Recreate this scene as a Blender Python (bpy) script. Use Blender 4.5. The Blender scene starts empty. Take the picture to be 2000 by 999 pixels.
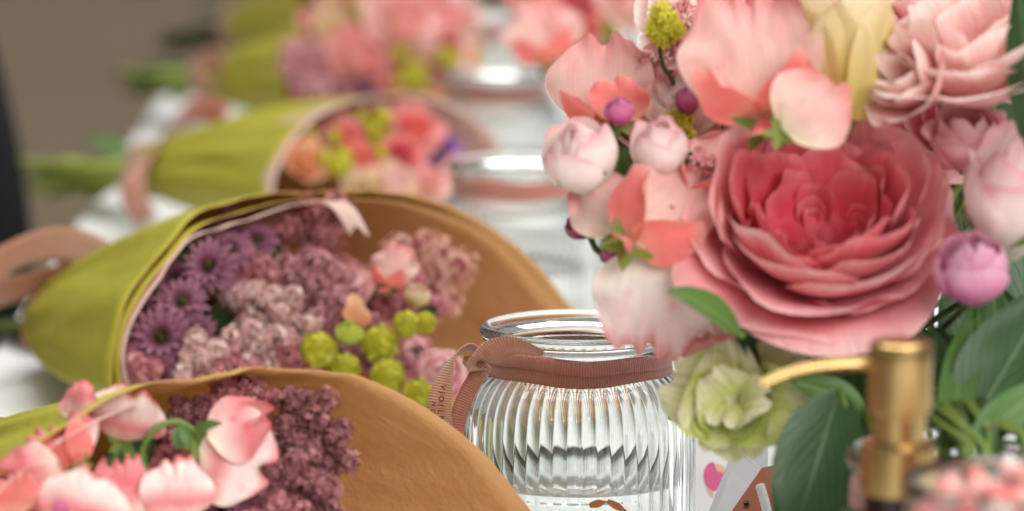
import bpy, math, random
from mathutils import Vector, Matrix, noise

rnd = random.Random(11)
PI = math.pi
scene = bpy.context.scene
COL = scene.collection

# ------------------------------------------------------------------ camera
F = 6360.0                                   # focal length in pixels of the 2000 px wide photograph
CAM = Vector((0, 0, .310))
PITCH, YAW = math.radians(8.5), math.radians(2.47)
FW = Vector((math.sin(YAW) * math.cos(PITCH), math.cos(YAW) * math.cos(PITCH), -math.sin(PITCH)))
RT = Vector((math.cos(YAW), -math.sin(YAW), 0))
UP = RT.cross(FW)
cd = bpy.data.cameras.new('camera')
cam = bpy.data.objects.new('camera', cd)
COL.objects.link(cam)
cam.location = CAM
cam.rotation_euler = Matrix((RT, UP, -FW)).transposed().to_euler()
cd.sensor_width = 36
cd.lens = F / 2000 * 36
cd.clip_start, cd.clip_end = .05, 200
cd.dof.use_dof = True
cd.dof.focus_distance = 1.22
cd.dof.aperture_fstop = 7.0
cd.dof.aperture_blades = 9
scene.camera = cam

# ------------------------------------------------------------------ light: soft daylight under a roof (lamps, no sun)
w = bpy.data.worlds.new('World')
scene.world = w
w.use_nodes = True
bg = w.node_tree.nodes['Background']
bg.inputs[0].default_value = (1, .985, .96, 1)
bg.inputs[1].default_value = .27


def area(name, loc, target, sx, sy, watts, col=(1, 1, 1)):
    d = bpy.data.lights.new(name, 'AREA')
    d.shape, d.size, d.size_y, d.energy, d.color = 'RECTANGLE', sx, sy, watts, col
    o = bpy.data.objects.new(name, d)
    COL.objects.link(o)
    o.location = loc
    o.rotation_euler = (Vector(target) - Vector(loc)).to_track_quat('-Z', 'Y').to_euler()
    return o


area('roof_light', (.2, 1.7, 2.4), (.1, 1.4, 0), 2.4, 1.8, 60, (1, .965, .92))
area('front_fill_light', (1.1, -1.3, 1.5), (0, 1.4, 0), 2.0, 1.3, 74, (1, .975, .94))  # fill lamp added behind the camera to brighten camera-facing sides, not a window

vs = scene.view_settings
vs.view_transform, vs.look, vs.exposure, vs.gamma = 'Standard', 'None', .2, 1
vs.use_curve_mapping = False
cy = scene.cycles
cy.max_bounces, cy.transmission_bounces, cy.glossy_bounces, cy.diffuse_bounces = 18, 14, 6, 5
cy.transparent_max_bounces = 8
cy.blur_glossy = .4
cy.sample_clamp_indirect = 6


# ------------------------------------------------------------------ helpers
def W(px, py, d):
    """the point at depth d (metres along the lens axis) that the photograph shows at (px, py)"""
    return CAM + d * (FW + RT * ((px - 1000) / F) + UP * ((499.5 - py) / F))


def D(r, u, t):
    """a world direction: r to the right, u up, t towards the camera"""
    return (RT * r + UP * u - FW * t).normalized()


def S(r, g, b):
    f = lambda c: c / 12.92 if c <= .04045 else ((c + .055) / 1.055) ** 2.4
    return (f(r / 255), f(g / 255), f(b / 255), 1)


def lerp(a, b, t):
    return a + (b - a) * t


def sst(a, b, x):
    t = min(1, max(0, (x - a) / (b - a)))
    return t * t * (3 - 2 * t)


def frame(p, z, y):
    z = z.normalized()
    x = y.cross(z)
    if x.length < 1e-5:
        x = Vector((1, 0, 0)).cross(z)
    x.normalize()
    y = z.cross(x)
    m = Matrix((x, y, z)).transposed().to_4x4()
    m.translation = p
    return m


WM = {}


def link(o, parent=None, M=None):
    COL.objects.link(o)
    M = M or Matrix.Identity(4)
    WM[o.name] = M
    if parent:
        o.parent = parent
        o.matrix_basis = WM[parent.name].inverted() @ M
    else:
        o.matrix_basis = M
    return o


def tag(o, label=None, cat=None, group=None, kind=None):
    for k, v in (('label', label), ('category', cat), ('group', group), ('kind', kind)):
        if v:
            o[k] = v
    return o


def thing(name, label, cat, p, group=None):
    o = bpy.data.objects.new(name, None)
    o.empty_display_size = .01
    link(o, None, Matrix.Translation(p))
    return tag(o, label, cat, group)


def node(name, parent, p):
    o = bpy.data.objects.new(name, None)
    o.empty_display_size = .01
    return link(o, parent, Matrix.Translation(p))


def mesh(name, v, f, mats, uv=None, smooth=True, mi=None):
    me = bpy.data.meshes.new(name)
    me.from_pydata([tuple(a) for a in v], [], f)
    for m in (mats if isinstance(mats, (list, tuple)) else [mats]):
        me.materials.append(m)
    if uv:
        l = me.uv_layers.new(name='UVMap')
        flat = []
        for lp in me.loops:
            flat.extend(uv[lp.vertex_index])
        l.data.foreach_set('uv', flat)
    me.polygons.foreach_set('use_smooth', [smooth] * len(me.polygons))
    if mi:
        me.polygons.foreach_set('material_index', mi)
    me.update()
    return me


def put(name, me, parent=None, M=None):
    return link(bpy.data.objects.new(name, me), parent, M)


def obj(name, v, f, mats, parent=None, uv=None, smooth=True, mi=None):
    """a mesh given in world coordinates, its origin moved to the parent's base"""
    if parent:
        o = WM[parent.name].translation
        v = [Vector(a) - o for a in v]
        return put(name, mesh(name, v, f, mats, uv, smooth, mi), parent, Matrix.Translation(o))
    return put(name, mesh(name, v, f, mats, uv, smooth, mi))


def grid(fn, nu, nv, closed=False):
    v, uv, f = [], [], []
    cu = nu if closed else nu + 1
    for j in range(nv + 1):
        for i in range(cu):
            v.append(fn(i / nu, j / nv))
            uv.append((i / nu, j / nv))
    for j in range(nv):
        for i in range(nu):
            a, b = j * cu + i, j * cu + (i + 1) % cu
            f.append((a, b, b + cu, a + cu))
    return v, f, uv


def cat(p, t, closed=False):
    """Catmull-Rom through a list of vectors / tuples, t in 0..1"""
    n = len(p)
    s = t * (n if closed else n - 1)
    i = int(math.floor(s))
    if not closed:
        i = min(max(i, 0), n - 2)
    u = s - i
    g = (lambda k: Vector(p[k % n])) if closed else (lambda k: Vector(p[min(max(k, 0), n - 1)]))
    a, b, c, d = g(i - 1), g(i), g(i + 1), g(i + 2)
    return .5 * (2 * b + (c - a) * u + (2 * a - 5 * b + 4 * c - d) * u * u + (3 * b - a - 3 * c + d) * u ** 3)


def tube(pts, r0, r1, n=8, m=16, cap=True):
    P = [cat(pts, k / m) for k in range(m + 1)]
    v, f, uv = [], [], []
    ref = Vector((.31, .2, .93))
    for k, p in enumerate(P):
        t = (P[min(k + 1, m)] - P[max(k - 1, 0)]).normalized()
        a = t.cross(ref).normalized()
        b = t.cross(a)
        r = lerp(r0, r1, k / m)
        for i in range(n):
            q = 2 * PI * i / n
            v.append(p + (a * math.cos(q) + b * math.sin(q)) * r)
            uv.append((i / n, k / m))
    for k in range(m):
        for i in range(n):
            f.append((k * n + i, k * n + (i + 1) % n, (k + 1) * n + (i + 1) % n, (k + 1) * n + i))
    if cap:
        f.append(tuple(range(n))[::-1])
        f.append(tuple(m * n + i for i in range(n)))
    return v, f, uv


def lathe(prof, n, rib=None):
    """prof: list of (r, z) from the axis at the bottom round to the axis again; rib(z, a) adds to r"""
    v, f, uv = [], [], []
    rows = []
    for k, (r, z) in enumerate(prof):
        if r < 1e-6:
            rows.append([len(v)])
            v.append(Vector((0, 0, z)))
            uv.append((0, k / len(prof)))
            continue
        row = []
        for i in range(n):
            a = 2 * PI * i / n
            rr = r + (rib(k, z, a) if rib else 0)
            row.append(len(v))
            v.append(Vector((rr * math.cos(a), rr * math.sin(a), z)))
            uv.append((i / n, k / len(prof)))
        rows.append(row)
    for A, B in zip(rows, rows[1:]):
        for i in range(n):
            j = (i + 1) % n
            if len(A) == 1:
                f.append((A[0], B[j], B[i]))
            elif len(B) == 1:
                f.append((A[i], A[j], B[0]))
            else:
                f.append((A[i], A[j], B[j], B[i]))
    return v, f, uv


def refine(prof, k):
    """smooth a lathe profile"""
    out = []
    n = (len(prof) - 1) * k
    for i in range(n + 1):
        p = cat([(a, b, 0) for a, b in prof], i / n)
        out.append((max(p.x, 0), p.y))
    return out


# ------------------------------------------------------------------ materials
def mat(name):
    m = bpy.data.materials.new(name)
    m.use_nodes = True
    nt = m.node_tree
    return m, nt, nt.nodes['Principled BSDF'], nt.nodes['Material Output']


def N(nt, kind, **k):
    n = nt.nodes.new(kind)
    for a, b in k.items():
        setattr(n, a, b)
    return n


def ramp(nt, fac, stops):
    r = N(nt, 'ShaderNodeValToRGB')
    e = r.color_ramp.elements
    e[0].position, e[0].color = stops[0]
    e[1].position, e[1].color = stops[-1]
    for p, c in stops[1:-1]:
        x = e.new(p)
        x.color = c
    nt.links.new(fac, r.inputs[0])
    return r.outputs[0]


def mixc(nt, a, b, fac, mode='MIX'):
    m = N(nt, 'ShaderNodeMix', data_type='RGBA', blend_type=mode)
    for s, v in ((m.inputs[0], fac), (m.inputs[6], a), (m.inputs[7], b)):
        if hasattr(v, 'is_linked'):
            nt.links.new(v, s)
        else:
            s.default_value = v
    return m.outputs[2]


def tnoise(nt, scale, coord='Object', detail=4, stretch=(1, 1, 1), rough=.55):
    tc = N(nt, 'ShaderNodeTexCoord')
    mp = N(nt, 'ShaderNodeMapping')
    mp.inputs['Scale'].default_value = stretch
    nt.links.new(tc.outputs[coord], mp.inputs[0])
    n = N(nt, 'ShaderNodeTexNoise')
    n.inputs['Scale'].default_value = scale
    n.inputs['Detail'].default_value = detail
    n.inputs['Roughness'].default_value = rough
    nt.links.new(mp.outputs[0], n.inputs[0])
    return n.outputs[0]


def bump(nt, h, strength, dist=.001):
    b = N(nt, 'ShaderNodeBump')
    b.inputs['Strength'].default_value = strength
    b.inputs['Distance'].default_value = dist
    nt.links.new(h, b.inputs['Height'])
    return b.outputs[0]


def thin(nt, bs, out, color, amount):
    """mix in light that passes through a thin sheet"""
    t = N(nt, 'ShaderNodeBsdfTranslucent')
    if hasattr(color, 'is_linked'):
        nt.links.new(color, t.inputs[0])
    else:
        t.inputs[0].default_value = color
    mx = N(nt, 'ShaderNodeMixShader')
    mx.inputs[0].default_value = amount
    nt.links.new(bs.outputs[0], mx.inputs[1])
    nt.links.new(t.outputs[0], mx.inputs[2])
    nt.links.new(mx.outputs[0], out.inputs[0])


def petal_mat(name, stops, vein=.25, trans=.3, blotch=.25, rough=.55):
    """petal colour by its own length (base 0 .. edge 1), with veins and uneven pigment"""
    m, nt, bs, out = mat(name)
    tc = N(nt, 'ShaderNodeTexCoord')
    sep = N(nt, 'ShaderNodeSeparateXYZ')
    nt.links.new(tc.outputs['UV'], sep.inputs[0])
    ns = tnoise(nt, 60, 'Object', 3)
    ad = N(nt, 'ShaderNodeMath', operation='MULTIPLY_ADD')
    ad.inputs[1].default_value = .35
    nt.links.new(ns, ad.inputs[0])
    sb = N(nt, 'ShaderNodeMath', operation='SUBTRACT')
    sb.inputs[1].default_value = .175
    nt.links.new(sep.outputs[1], sb.inputs[0])
    nt.links.new(sb.outputs[0], ad.inputs[2])
    c = ramp(nt, ad.outputs[0], stops)
    vn = tnoise(nt, 1, 'UV', 2, (46, 1.6, 1))
    dark = tuple(x * .72 for x in stops[0][1][:3]) + (1,)
    vf = N(nt, 'ShaderNodeMapRange')
    vf.inputs[1].default_value, vf.inputs[2].default_value = .52, .75
    vf.inputs[3].default_value, vf.inputs[4].default_value = 0, vein
    nt.links.new(vn, vf.inputs[0])
    c = mixc(nt, c, dark, vf.outputs[0])
    bl = tnoise(nt, 130, 'Object', 3)
    bf = N(nt, 'ShaderNodeMapRange')
    bf.inputs[1].default_value, bf.inputs[2].default_value = .5, .8
    bf.inputs[3].default_value, bf.inputs[4].default_value = 0, blotch
    nt.links.new(bl, bf.inputs[0])
    c = mixc(nt, c, stops[-1][1], bf.outputs[0])
    nt.links.new(c, bs.inputs['Base Color'])
    bs.inputs['Roughness'].default_value = rough
    bs.inputs['Specular IOR Level'].default_value = .35
    bs.inputs['Sheen Weight'].default_value = .15
    nt.links.new(bump(nt, vn, .5, .0008), bs.inputs['Normal'])
    thin(nt, bs, out, c, trans)
    return m


def floret_mat(name, cols, trans=.2):
    """tiny florets: colour by the floret's own random number kept in UV.x, paler towards tips (UV.y)"""
    m, nt, bs, out = mat(name)
    tc = N(nt, 'ShaderNodeTexCoord')
    sep = N(nt, 'ShaderNodeSeparateXYZ')
    nt.links.new(tc.outputs['UV'], sep.inputs[0])
    k = len(cols)
    c = ramp(nt, sep.outputs[0], [(i / (k - 1), q) for i, q in enumerate(cols)])
    tip = N(nt, 'ShaderNodeMath', operation='MULTIPLY')
    tip.inputs[1].default_value = .28
    nt.links.new(sep.outputs[1], tip.inputs[0])
    c = mixc(nt, c, cols[-1], tip.outputs[0])
    nt.links.new(c, bs.inputs['Base Color'])
    bs.inputs['Roughness'].default_value = .65
    thin(nt, bs, out, c, trans)
    return m


def plain_mat(name, col, rough=.6, var=.3, scale=40, spec=.4, trans=0, metallic=0):
    m, nt, bs, out = mat(name)
    ns = tnoise(nt, scale)
    c = mixc(nt, tuple(x * (1 - var) for x in col[:3]) + (1,), tuple(min(1, x * (1 + var)) for x in col[:3]) + (1,), ns)
    nt.links.new(c, bs.inputs['Base Color'])
    bs.inputs['Roughness'].default_value = rough
    bs.inputs['Specular IOR Level'].default_value = spec
    bs.inputs['Metallic'].default_value = metallic
    if trans:
        thin(nt, bs, out, c, trans)
    return m


def leaf_mat(name, a, b, vein, rough=.42, trans=.25):
    m, nt, bs, out = mat(name)
    tc = N(nt, 'ShaderNodeTexCoord')
    sep = N(nt, 'ShaderNodeSeparateXYZ')
    nt.links.new(tc.outputs['UV'], sep.inputs[0])
    c = mixc(nt, a, b, tnoise(nt, 45))
    ab = N(nt, 'ShaderNodeMath', operation='SUBTRACT')
    ab.inputs[1].default_value = .5
    nt.links.new(sep.outputs[0], ab.inputs[0])
    aa = N(nt, 'ShaderNodeMath', operation='ABSOLUTE')
    nt.links.new(ab.outputs[0], aa.inputs[0])
    # side veins: a wave along v - |u|
    sv = N(nt, 'ShaderNodeMath', operation='MULTIPLY_ADD')
    sv.inputs[1].default_value = -1.1
    nt.links.new(aa.outputs[0], sv.inputs[0])
    nt.links.new(sep.outputs[1], sv.inputs[2])
    fr = N(nt, 'ShaderNodeMath', operation='PINGPONG')
    fr.inputs[1].default_value = .06
    nt.links.new(sv.outputs[0], fr.inputs[0])
    v1 = N(nt, 'ShaderNodeMapRange')
    v1.inputs[1].default_value, v1.inputs[2].default_value, v1.inputs[3].default_value, v1.inputs[4].default_value = 0, .012, .35, 0
    nt.links.new(fr.outputs[0], v1.inputs[0])
    v2 = N(nt, 'ShaderNodeMapRange')
    v2.inputs[1].default_value, v2.inputs[2].default_value, v2.inputs[3].default_value, v2.inputs[4].default_value = .005, .03, .8, 0
    nt.links.new(aa.outputs[0], v2.inputs[0])
    mx = N(nt, 'ShaderNodeMath', operation='MAXIMUM')
    nt.links.new(v1.outputs[0], mx.inputs[0])
    nt.links.new(v2.outputs[0], mx.inputs[1])
    c = mixc(nt, c, vein, mx.outputs[0])
    nt.links.new(c, bs.inputs['Base Color'])
    bs.inputs['Roughness'].default_value = rough
    nt.links.new(bump(nt, mx.outputs[0], .35, .0008), bs.inputs['Normal'])
    thin(nt, bs, out, c, trans)
    return m


def paper_mat(name, a, b, trans, fib=.5):
    m, nt, bs, out = mat(name)
    n1 = tnoise(nt, 1, 'UV', 5, (9, 60, 1), .7)
    n2 = tnoise(nt, 26, 'Object', 3)
    c = mixc(nt, a, b, n2)
    c = mixc(nt, c, tuple(x * .70 for x in a[:3]) + (1,), ramp(nt, n1, [(.45, (0, 0, 0, 1)), (.75, (fib, fib, fib, 1))]))
    nt.links.new(c, bs.inputs['Base Color'])
    bs.inputs['Roughness'].default_value = .62
    bs.inputs['Specular IOR Level'].default_value = .3
    nt.links.new(bump(nt, tnoise(nt, 38, 'Object', 6, (1, 1, 1), .62), .8, .003), bs.inputs['Normal'])
    thin(nt, bs, out, c, trans)
    return m


def ribbon_mat(name, a, b, pitch=1):
    """grosgrain: fine ribs across the ribbon, UV.v runs along it in metres x 1000"""
    m, nt, bs, out = mat(name)
    tc = N(nt, 'ShaderNodeTexCoord')
    wv = N(nt, 'ShaderNodeTexWave', bands_direction='Y')
    wv.inputs['Scale'].default_value = .314 / pitch
    wv.inputs['Distortion'].default_value = .25
    nt.links.new(tc.outputs['UV'], wv.inputs[0])
    c = mixc(nt, a, b, wv.outputs[1])
    c = mixc(nt, c, tuple(x * .85 for x in a[:3]) + (1,), tnoise(nt, 90))
    nt.links.new(c, bs.inputs['Base Color'])
    bs.inputs['Roughness'].default_value = .5
    bs.inputs['Sheen Weight'].default_value = .4
    nt.links.new(bump(nt, wv.outputs[1], .6, .0004), bs.inputs['Normal'])
    thin(nt, bs, out, c, .12)
    return m


def glass_mat(name, col, ior=1.5, rough=0):
    m, nt, bs, out = mat(name)
    g = N(nt, 'ShaderNodeBsdfGlass')
    g.inputs['Color'].default_value = col
    g.inputs['IOR'].default_value = ior
    g.inputs['Roughness'].default_value = rough
    nt.links.new(g.outputs[0], out.inputs[0])
    return m


M_glass = glass_mat('clear_glass', (.975, .99, .985, 1))
M_water = glass_mat('water', (.99, 1, 1, 1), 1.33)
M_lime = paper_mat('lime_paper', S(184, 178, 62), S(170, 164, 46), .16, .25)
M_kraft = paper_mat('kraft_paper', S(240, 190, 136), S(230, 172, 116), .30, .4)
M_tissue = paper_mat('tissue_paper', S(240, 214, 204), S(228, 196, 184), .35, .1)
M_rib = ribbon_mat('rose_grosgrain', S(190, 114, 98), S(220, 154, 138))
M_ribp = ribbon_mat('pale_rose_ribbon', S(200, 136, 114), S(222, 166, 146), 1)
M_stem = plain_mat('green_stem', S(96, 118, 48), .5, .35, 60)
M_stemd = plain_mat('dark_green_stem', S(58, 78, 34), .5, .4, 60)
M_stemp = plain_mat('pale_green_stem', S(150, 168, 74), .5, .35, 60)
M_calyx = plain_mat('calyx_green', S(122, 138, 58), .55, .3, 90, trans=.2)
M_leaf = leaf_mat('leaf_green', S(70, 112, 50), S(92, 132, 62), S(140, 165, 100))
M_leafd = leaf_mat('leaf_dark_green', S(40, 72, 38), S(60, 96, 48), S(98, 124, 78))
M_rose_o = petal_mat('rose_outer_pink', [(0, S(214, 86, 104)), (.45, S(232, 126, 138)), (.8, S(238, 156, 162)), (1, S(246, 196, 194))], .3, .24, .4)
M_rose_i = petal_mat('rose_inner_coral', [(0, S(150, 12, 36)), (.5, S(212, 62, 84)), (.85, S(234, 110, 124)), (1, S(246, 160, 166))], .3, .18, .3)
M_pea = petal_mat('sweet_pea_salmon', [(0, S(246, 232, 196)), (.25, S(248, 220, 206)), (.65, S(244, 192, 188)), (1, S(236, 146, 146))], .5, .32, .45)
M_peap = petal_mat('sweet_pea_pale', [(0, S(248, 238, 208)), (.4, S(250, 236, 228)), (.8, S(248, 218, 214)), (1, S(234, 138, 142))], .45, .32, .4)
M_pink = petal_mat('sweet_pea_pink', [(0, S(248, 232, 214)), (.3, S(244, 190, 188)), (.6, S(234, 124, 134)), (.85, S(238, 150, 154)), (1, S(222, 84, 98))], .4, .26, .6)
M_pinkp = petal_mat('sweet_pea_pale_pink', [(0, S(248, 222, 206)), (.3, S(236, 146, 152)), (.55, S(248, 220, 214)), (.85, S(250, 232, 226)), (1, S(230, 104, 114))], .4, .26, .5)
M_peac = petal_mat('sweet_pea_coral', [(0, S(244, 176, 150)), (.4, S(240, 122, 118)), (.8, S(240, 128, 124)), (1, S(244, 172, 164))], .45, .32, .4)
M_blush = petal_mat('blush_petal', [(0, S(222, 136, 138)), (.5, S(240, 184, 180)), (.85, S(248, 212, 206)), (1, S(252, 238, 232))], .4, .30, .35)
M_cream = petal_mat('cream_petal', [(0, S(214, 200, 96)), (.35, S(234, 216, 148)), (.8, S(242, 224, 188)), (1, S(240, 200, 188))], .35, .38)
M_bud = petal_mat('rosebud_pale', [(0, S(238, 224, 196)), (.4, S(250, 238, 230)), (.8, S(250, 232, 228)), (1, S(238, 178, 186))], .2)
M_budpk = petal_mat('rosebud_pink', [(0, S(234, 140, 154)), (.5, S(246, 178, 184)), (1, S(250, 212, 212))], .2)
M_mag = petal_mat('magenta_bud', [(0, S(176, 48, 108)), (.5, S(204, 84, 142)), (1, S(228, 140, 180))], .25)
M_tulip = petal_mat('parrot_tulip', [(0, S(136, 158, 40)), (.35, S(170, 184, 70)), (.7, S(212, 216, 136)), (1, S(238, 232, 202))], .85, .32, .7)
M_daisy = petal_mat('lilac_daisy', [(0, S(112, 50, 80)), (.5, S(152, 88, 116)), (1, S(192, 138, 158))], .3)
M_dcent = floret_mat('daisy_centre', [S(46, 46, 12), S(92, 88, 20), S(120, 112, 28)])
M_limd = floret_mat('limonium_dark', [S(80, 32, 38), S(136, 74, 82), S(168, 104, 108), S(200, 146, 144)])
M_limm = floret_mat('limonium_mauve', [S(160, 84, 98), S(202, 126, 136), S(226, 164, 170), S(238, 198, 200)])
M_limp = floret_mat('limonium_pale', [S(196, 134, 134), S(226, 176, 172), S(240, 206, 200), S(246, 226, 218)])
M_limr = floret_mat('yarrow_rose', [S(150, 68, 78), S(192, 108, 116), S(214, 142, 146), S(230, 176, 174)])
M_vib = floret_mat('viburnum_lime', [S(178, 172, 22), S(204, 196, 44), S(218, 210, 64), S(230, 224, 104)], .25)
M_peach = petal_mat('peach_petal', [(0, S(226, 140, 90)), (.5, S(240, 170, 120)), (1, S(244, 200, 160))], .2)
M_violet = petal_mat('violet_petal', [(0, S(104, 60, 130)), (.5, S(140, 92, 166)), (1, S(176, 132, 194))], .2)
M_gold = plain_mat('brushed_gold', S(190, 160, 106), .26, .12, 160, metallic=1)
M_dark = plain_mat('dark_brown_glass', S(44, 22, 22), .12, .2, 20)
M_white = plain_mat('white_card', S(238, 238, 238), .6, .02, 30)
M_tagbr = plain_mat('brown_tag', S(150, 84, 58), .7, .12, 120)
M_navy = plain_mat('navy_fabric', S(20, 22, 30), .85, .3, 300)
M_ink = plain_mat('black_ink', S(26, 22, 24), .6, .1, 30)
M_twine = plain_mat('tan_ribbon_bow', S(180, 118, 62), .55, .2, 200)

# ------------------------------------------------------------------ setting: tabletop, floor
m, nt, bs, out = mat('white_tabletop')
c = mixc(nt, S(232, 234, 236), S(240, 240, 240), tnoise(nt, 6))
nt.links.new(c, bs.inputs['Base Color'])
bs.inputs['Roughness'].default_value = .5
nt.links.new(bump(nt, tnoise(nt, 700, 'Object', 2), .15, .0004), bs.inputs['Normal'])
M_table = m

m, nt, bs, out = mat('stone_floor')
tc = N(nt, 'ShaderNodeTexCoord')
br = N(nt, 'ShaderNodeTexBrick')
br.inputs['Scale'].default_value = 1
br.inputs['Brick Width'].default_value, br.inputs['Row Height'].default_value = 1.2, .6
br.inputs['Mortar Size'].default_value = .012
br.inputs['Color1'].default_value, br.inputs['Color2'].default_value = S(206, 182, 148), S(196, 172, 140)
br.inputs['Mortar'].default_value = S(150, 132, 106)
nt.links.new(tc.outputs['Object'], br.inputs[0])
c = mixc(nt, br.outputs[0], S(184, 160, 130), tnoise(nt, 2.5, 'Object', 6))
nt.links.new(c, bs.inputs['Base Color'])
bs.inputs['Roughness'].default_value = .75
M_floor = m


def box(x0, x1, y0, y1, z0, z1, bev=0):
    v = [Vector((x, y, z)) for z in (z0, z1) for y in (y0, y1) for x in (x0, x1)]
    f = [(0, 2, 3, 1), (4, 5, 7, 6), (0, 1, 5, 4), (2, 6, 7, 3), (0, 4, 6, 2), (1, 3, 7, 5)]
    return v, f


def bevel(o, wd, seg=3):
    b = o.modifiers.new('bevel', 'BEVEL')
    b.width, b.segments = wd, seg
    return o


v, f = box(-30, 30, -10, 60, -.80, -.745)
tag(obj('floor', v, f, M_floor, smooth=False), kind='structure')
v, f = box(-.205, .85, -.3, 3.42, -.035, 0)
tag(bevel(obj('tabletop', v, f, M_table, smooth=False), .004), kind='structure')


# ------------------------------------------------------------------ plant pieces
def petal_fn(L, Wd, prof, bend, cup, ruf, rf, seed, tip=.3, notch=0, b0=0, edge=0, edge_n=8):
    r = random.Random(seed)
    ph, ph2, ph3 = r.random() * 6, r.random() * 6, r.random() * 6
    K = 24
    cl = [(0, 0, b0)]
    for k in range(K):
        a = b0 + bend(k / K)
        y, z, _ = cl[-1]
        cl.append((y + math.cos(a) * L / K, z + math.sin(a) * L / K, a))

    def fn(i, v):
        u = i * 2 - 1
        bb = max(0, (v - .42) / .58) if tip > 0 else 0
        vr = v if bb == 0 else .42 + .58 * bb * math.sqrt(1 - u * u / 2)
        ve = vr * (1 - .35 * tip * u * u * v) * (1 - notch * math.exp(-(u / .22) ** 2) * v)
        ve *= 1 + .05 * v * noise.noise(Vector((u * 5 + ph2 * 7, ph, 0)))
        ve = min(max(ve, 0), 1)
        s = ve * K
        k = min(int(s), K - 1)
        t = s - k
        y, z, a = (lerp(cl[k][q], cl[k + 1][q], t) for q in range(3))
        wd = Wd * .5 * prof(v) * math.sqrt(1 - bb * bb / 2)
        if abs(cup) > 1e-4:
            x, zo = wd * math.sin(cup * u) / cup, wd * (1 - math.cos(cup * u)) / cup
        else:
            x, zo = wd * u, 0
        e = v ** 1.6
        rr = ruf * L * e * (math.sin(rf * u + ph) + .6 * math.sin(1.9 * rf * u + ph2) * abs(u) + .5 * math.sin(4 * v + ph3 + u))
        if tip > 0 and edge:
            e2 = max(abs(u), bb) ** 3
            zo += edge * L * e2 * math.sin(edge_n * math.atan2(u, v - .35) + ph)
        zo += rr + .028 * L * v * noise.noise(Vector((u * 2.6 + ph * 5, v * 3.2 + ph2 * 3, ph3))) + .012 * L * v * noise.noise(Vector((u * 8 + ph * 5, v * 5 + ph2 * 3, ph3)))
        return Vector((x, y - math.sin(a) * zo, z + math.cos(a) * zo))
    return fn


P_round = lambda v: .16 + .84 * math.sin(min(v, 1) ** .7 * PI * .62) ** .9 if v > 0 else .16
P_fan = lambda v: .10 + 1.0 * sst(0, .75, v)
P_std = lambda v: max(.13, math.sqrt(max(0, 1 - ((.46 - min(v, .46)) / .46) ** 2)))
P_leaf = lambda v: max(.02, math.sin(PI * v ** .8) ** .8) if 0 < v < 1 else .02
P_long = lambda v: .35 + .65 * math.sin(PI * (.08 + .72 * v))


def petal_mesh(name, m, L, Wd, prof=P_round, bend=lambda t: .2, cup=.4, ruf=.03, rf=3, seed=0, tip=.3, notch=0, nu=12, nv=10, b0=0, edge=0, edge_n=8):
    v, f, uv = grid(petal_fn(L, Wd, prof, bend, cup, ruf, rf, seed, tip, notch, b0, edge, edge_n), nu, nv)
    return mesh(name, v, f, m, uv)


def Rz(a):
    return Matrix.Rotation(a, 4, 'Z')


def Rx(a):
    return Matrix.Rotation(a, 4, 'X')


def Ry(a):
    return Matrix.Rotation(a, 4, 'Y')


def T(x, y, z):
    return Matrix.Translation((x, y, z))


def stem(parent, pts, r=.0012, m=None, name='stem'):
    v, f, uv = tube(pts, r * 1.1, r, 7, 14)
    return obj(name, v, f, m or M_stem, parent, uv)


def leaf(parent, base, tipp, width, face, m=None, droop=.5, name='leaf', seed=0, fold=.35):
    L = (tipp - base).length
    me = petal_mesh(name, m or M_leaf, L, width, P_leaf, lambda t: -droop * (t - .4), fold, .015, 5, seed, 0, 0, 10, 14)
    return put(name, me, parent, frame(base, face, (tipp - base).normalized()) if abs(face.normalized().dot((tipp - base).normalized())) < .95 else frame(base, UP, tipp - base))


def frame_y(p, y, z):
    """local Y exactly along y, local Z as near to z as can be"""
    y = y.normalized()
    x = y.cross(z).normalized()
    z = x.cross(y)
    m = Matrix((x, y, z)).transposed().to_4x4()
    m.translation = p
    return m


def leaf(parent, base, tipp, width, face, m=None, droop=.5, name='leaf', seed=0, fold=.35):
    L = (tipp - base).length
    me = petal_mesh(name, m or M_leaf, L * 1.03, width, P_leaf, lambda t: -droop * (t - .4), fold, .012, 5, seed, 0, 0, 10, 16)
    return put(name, me, parent, frame_y(base, tipp - base, face))


def cup_petal(R, H, phi, dphi, mer, ruf, seed, ns=12, nt_=10, tip=.16, spiral=.06, k=2.2, off=(0, 0)):
    r_ = random.Random(seed)
    p1, p2, p3 = r_.random() * 6, r_.random() * 6, r_.random() * 6
    hs = 1 + (r_.random() - .5) * .16

    def fn(i, t):
        s = i * 2 - 1
        bb = max(0, (t - .5) / .5) * .85
        tr = t if bb == 0 else .5 + .5 * (bb / .85) * (1 - .85 + .85 * math.sqrt(1 - s * s * .5))
        te = tr * (1 - .5 * tip * s * s * t + .05 * math.sin(3 * s + p1) * t)
        r, h = mer(max(0, min(te, 1.05)))
        wp = .35 + .65 * sst(0, .55, t) 
        wp *= math.sqrt(1 - bb * bb / 2)
        a = phi + s * dphi * .5 * wp * 1.08
        r = r * R * (1 + spiral * s)
        r += ruf * R * t * t * (math.sin(k * s * 2 + p2) + .5 * math.sin(k * 4.3 * s + p3))
        r += .05 * R * t * noise.noise(Vector((s * 1.8 + p1 * 5, t * 2.6, p2 * 3))) + 0.008 * R * t * noise.noise(Vector((s * 6 + p1 * 5, t * 4, p2 * 3)))
        te2 = .012 * t * noise.noise(Vector((s * 6 + p3 * 9, p1, 0)))
        z = (h + te2) * H * hs + ruf * R * .6 * t * t * math.sin(k * 3 * s + p3)
        return Vector((r * math.cos(a) + off[0], r * math.sin(a) + off[1], z))
    v, f, uv = grid(fn, ns, nt_)
    return v, f, uv


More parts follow.
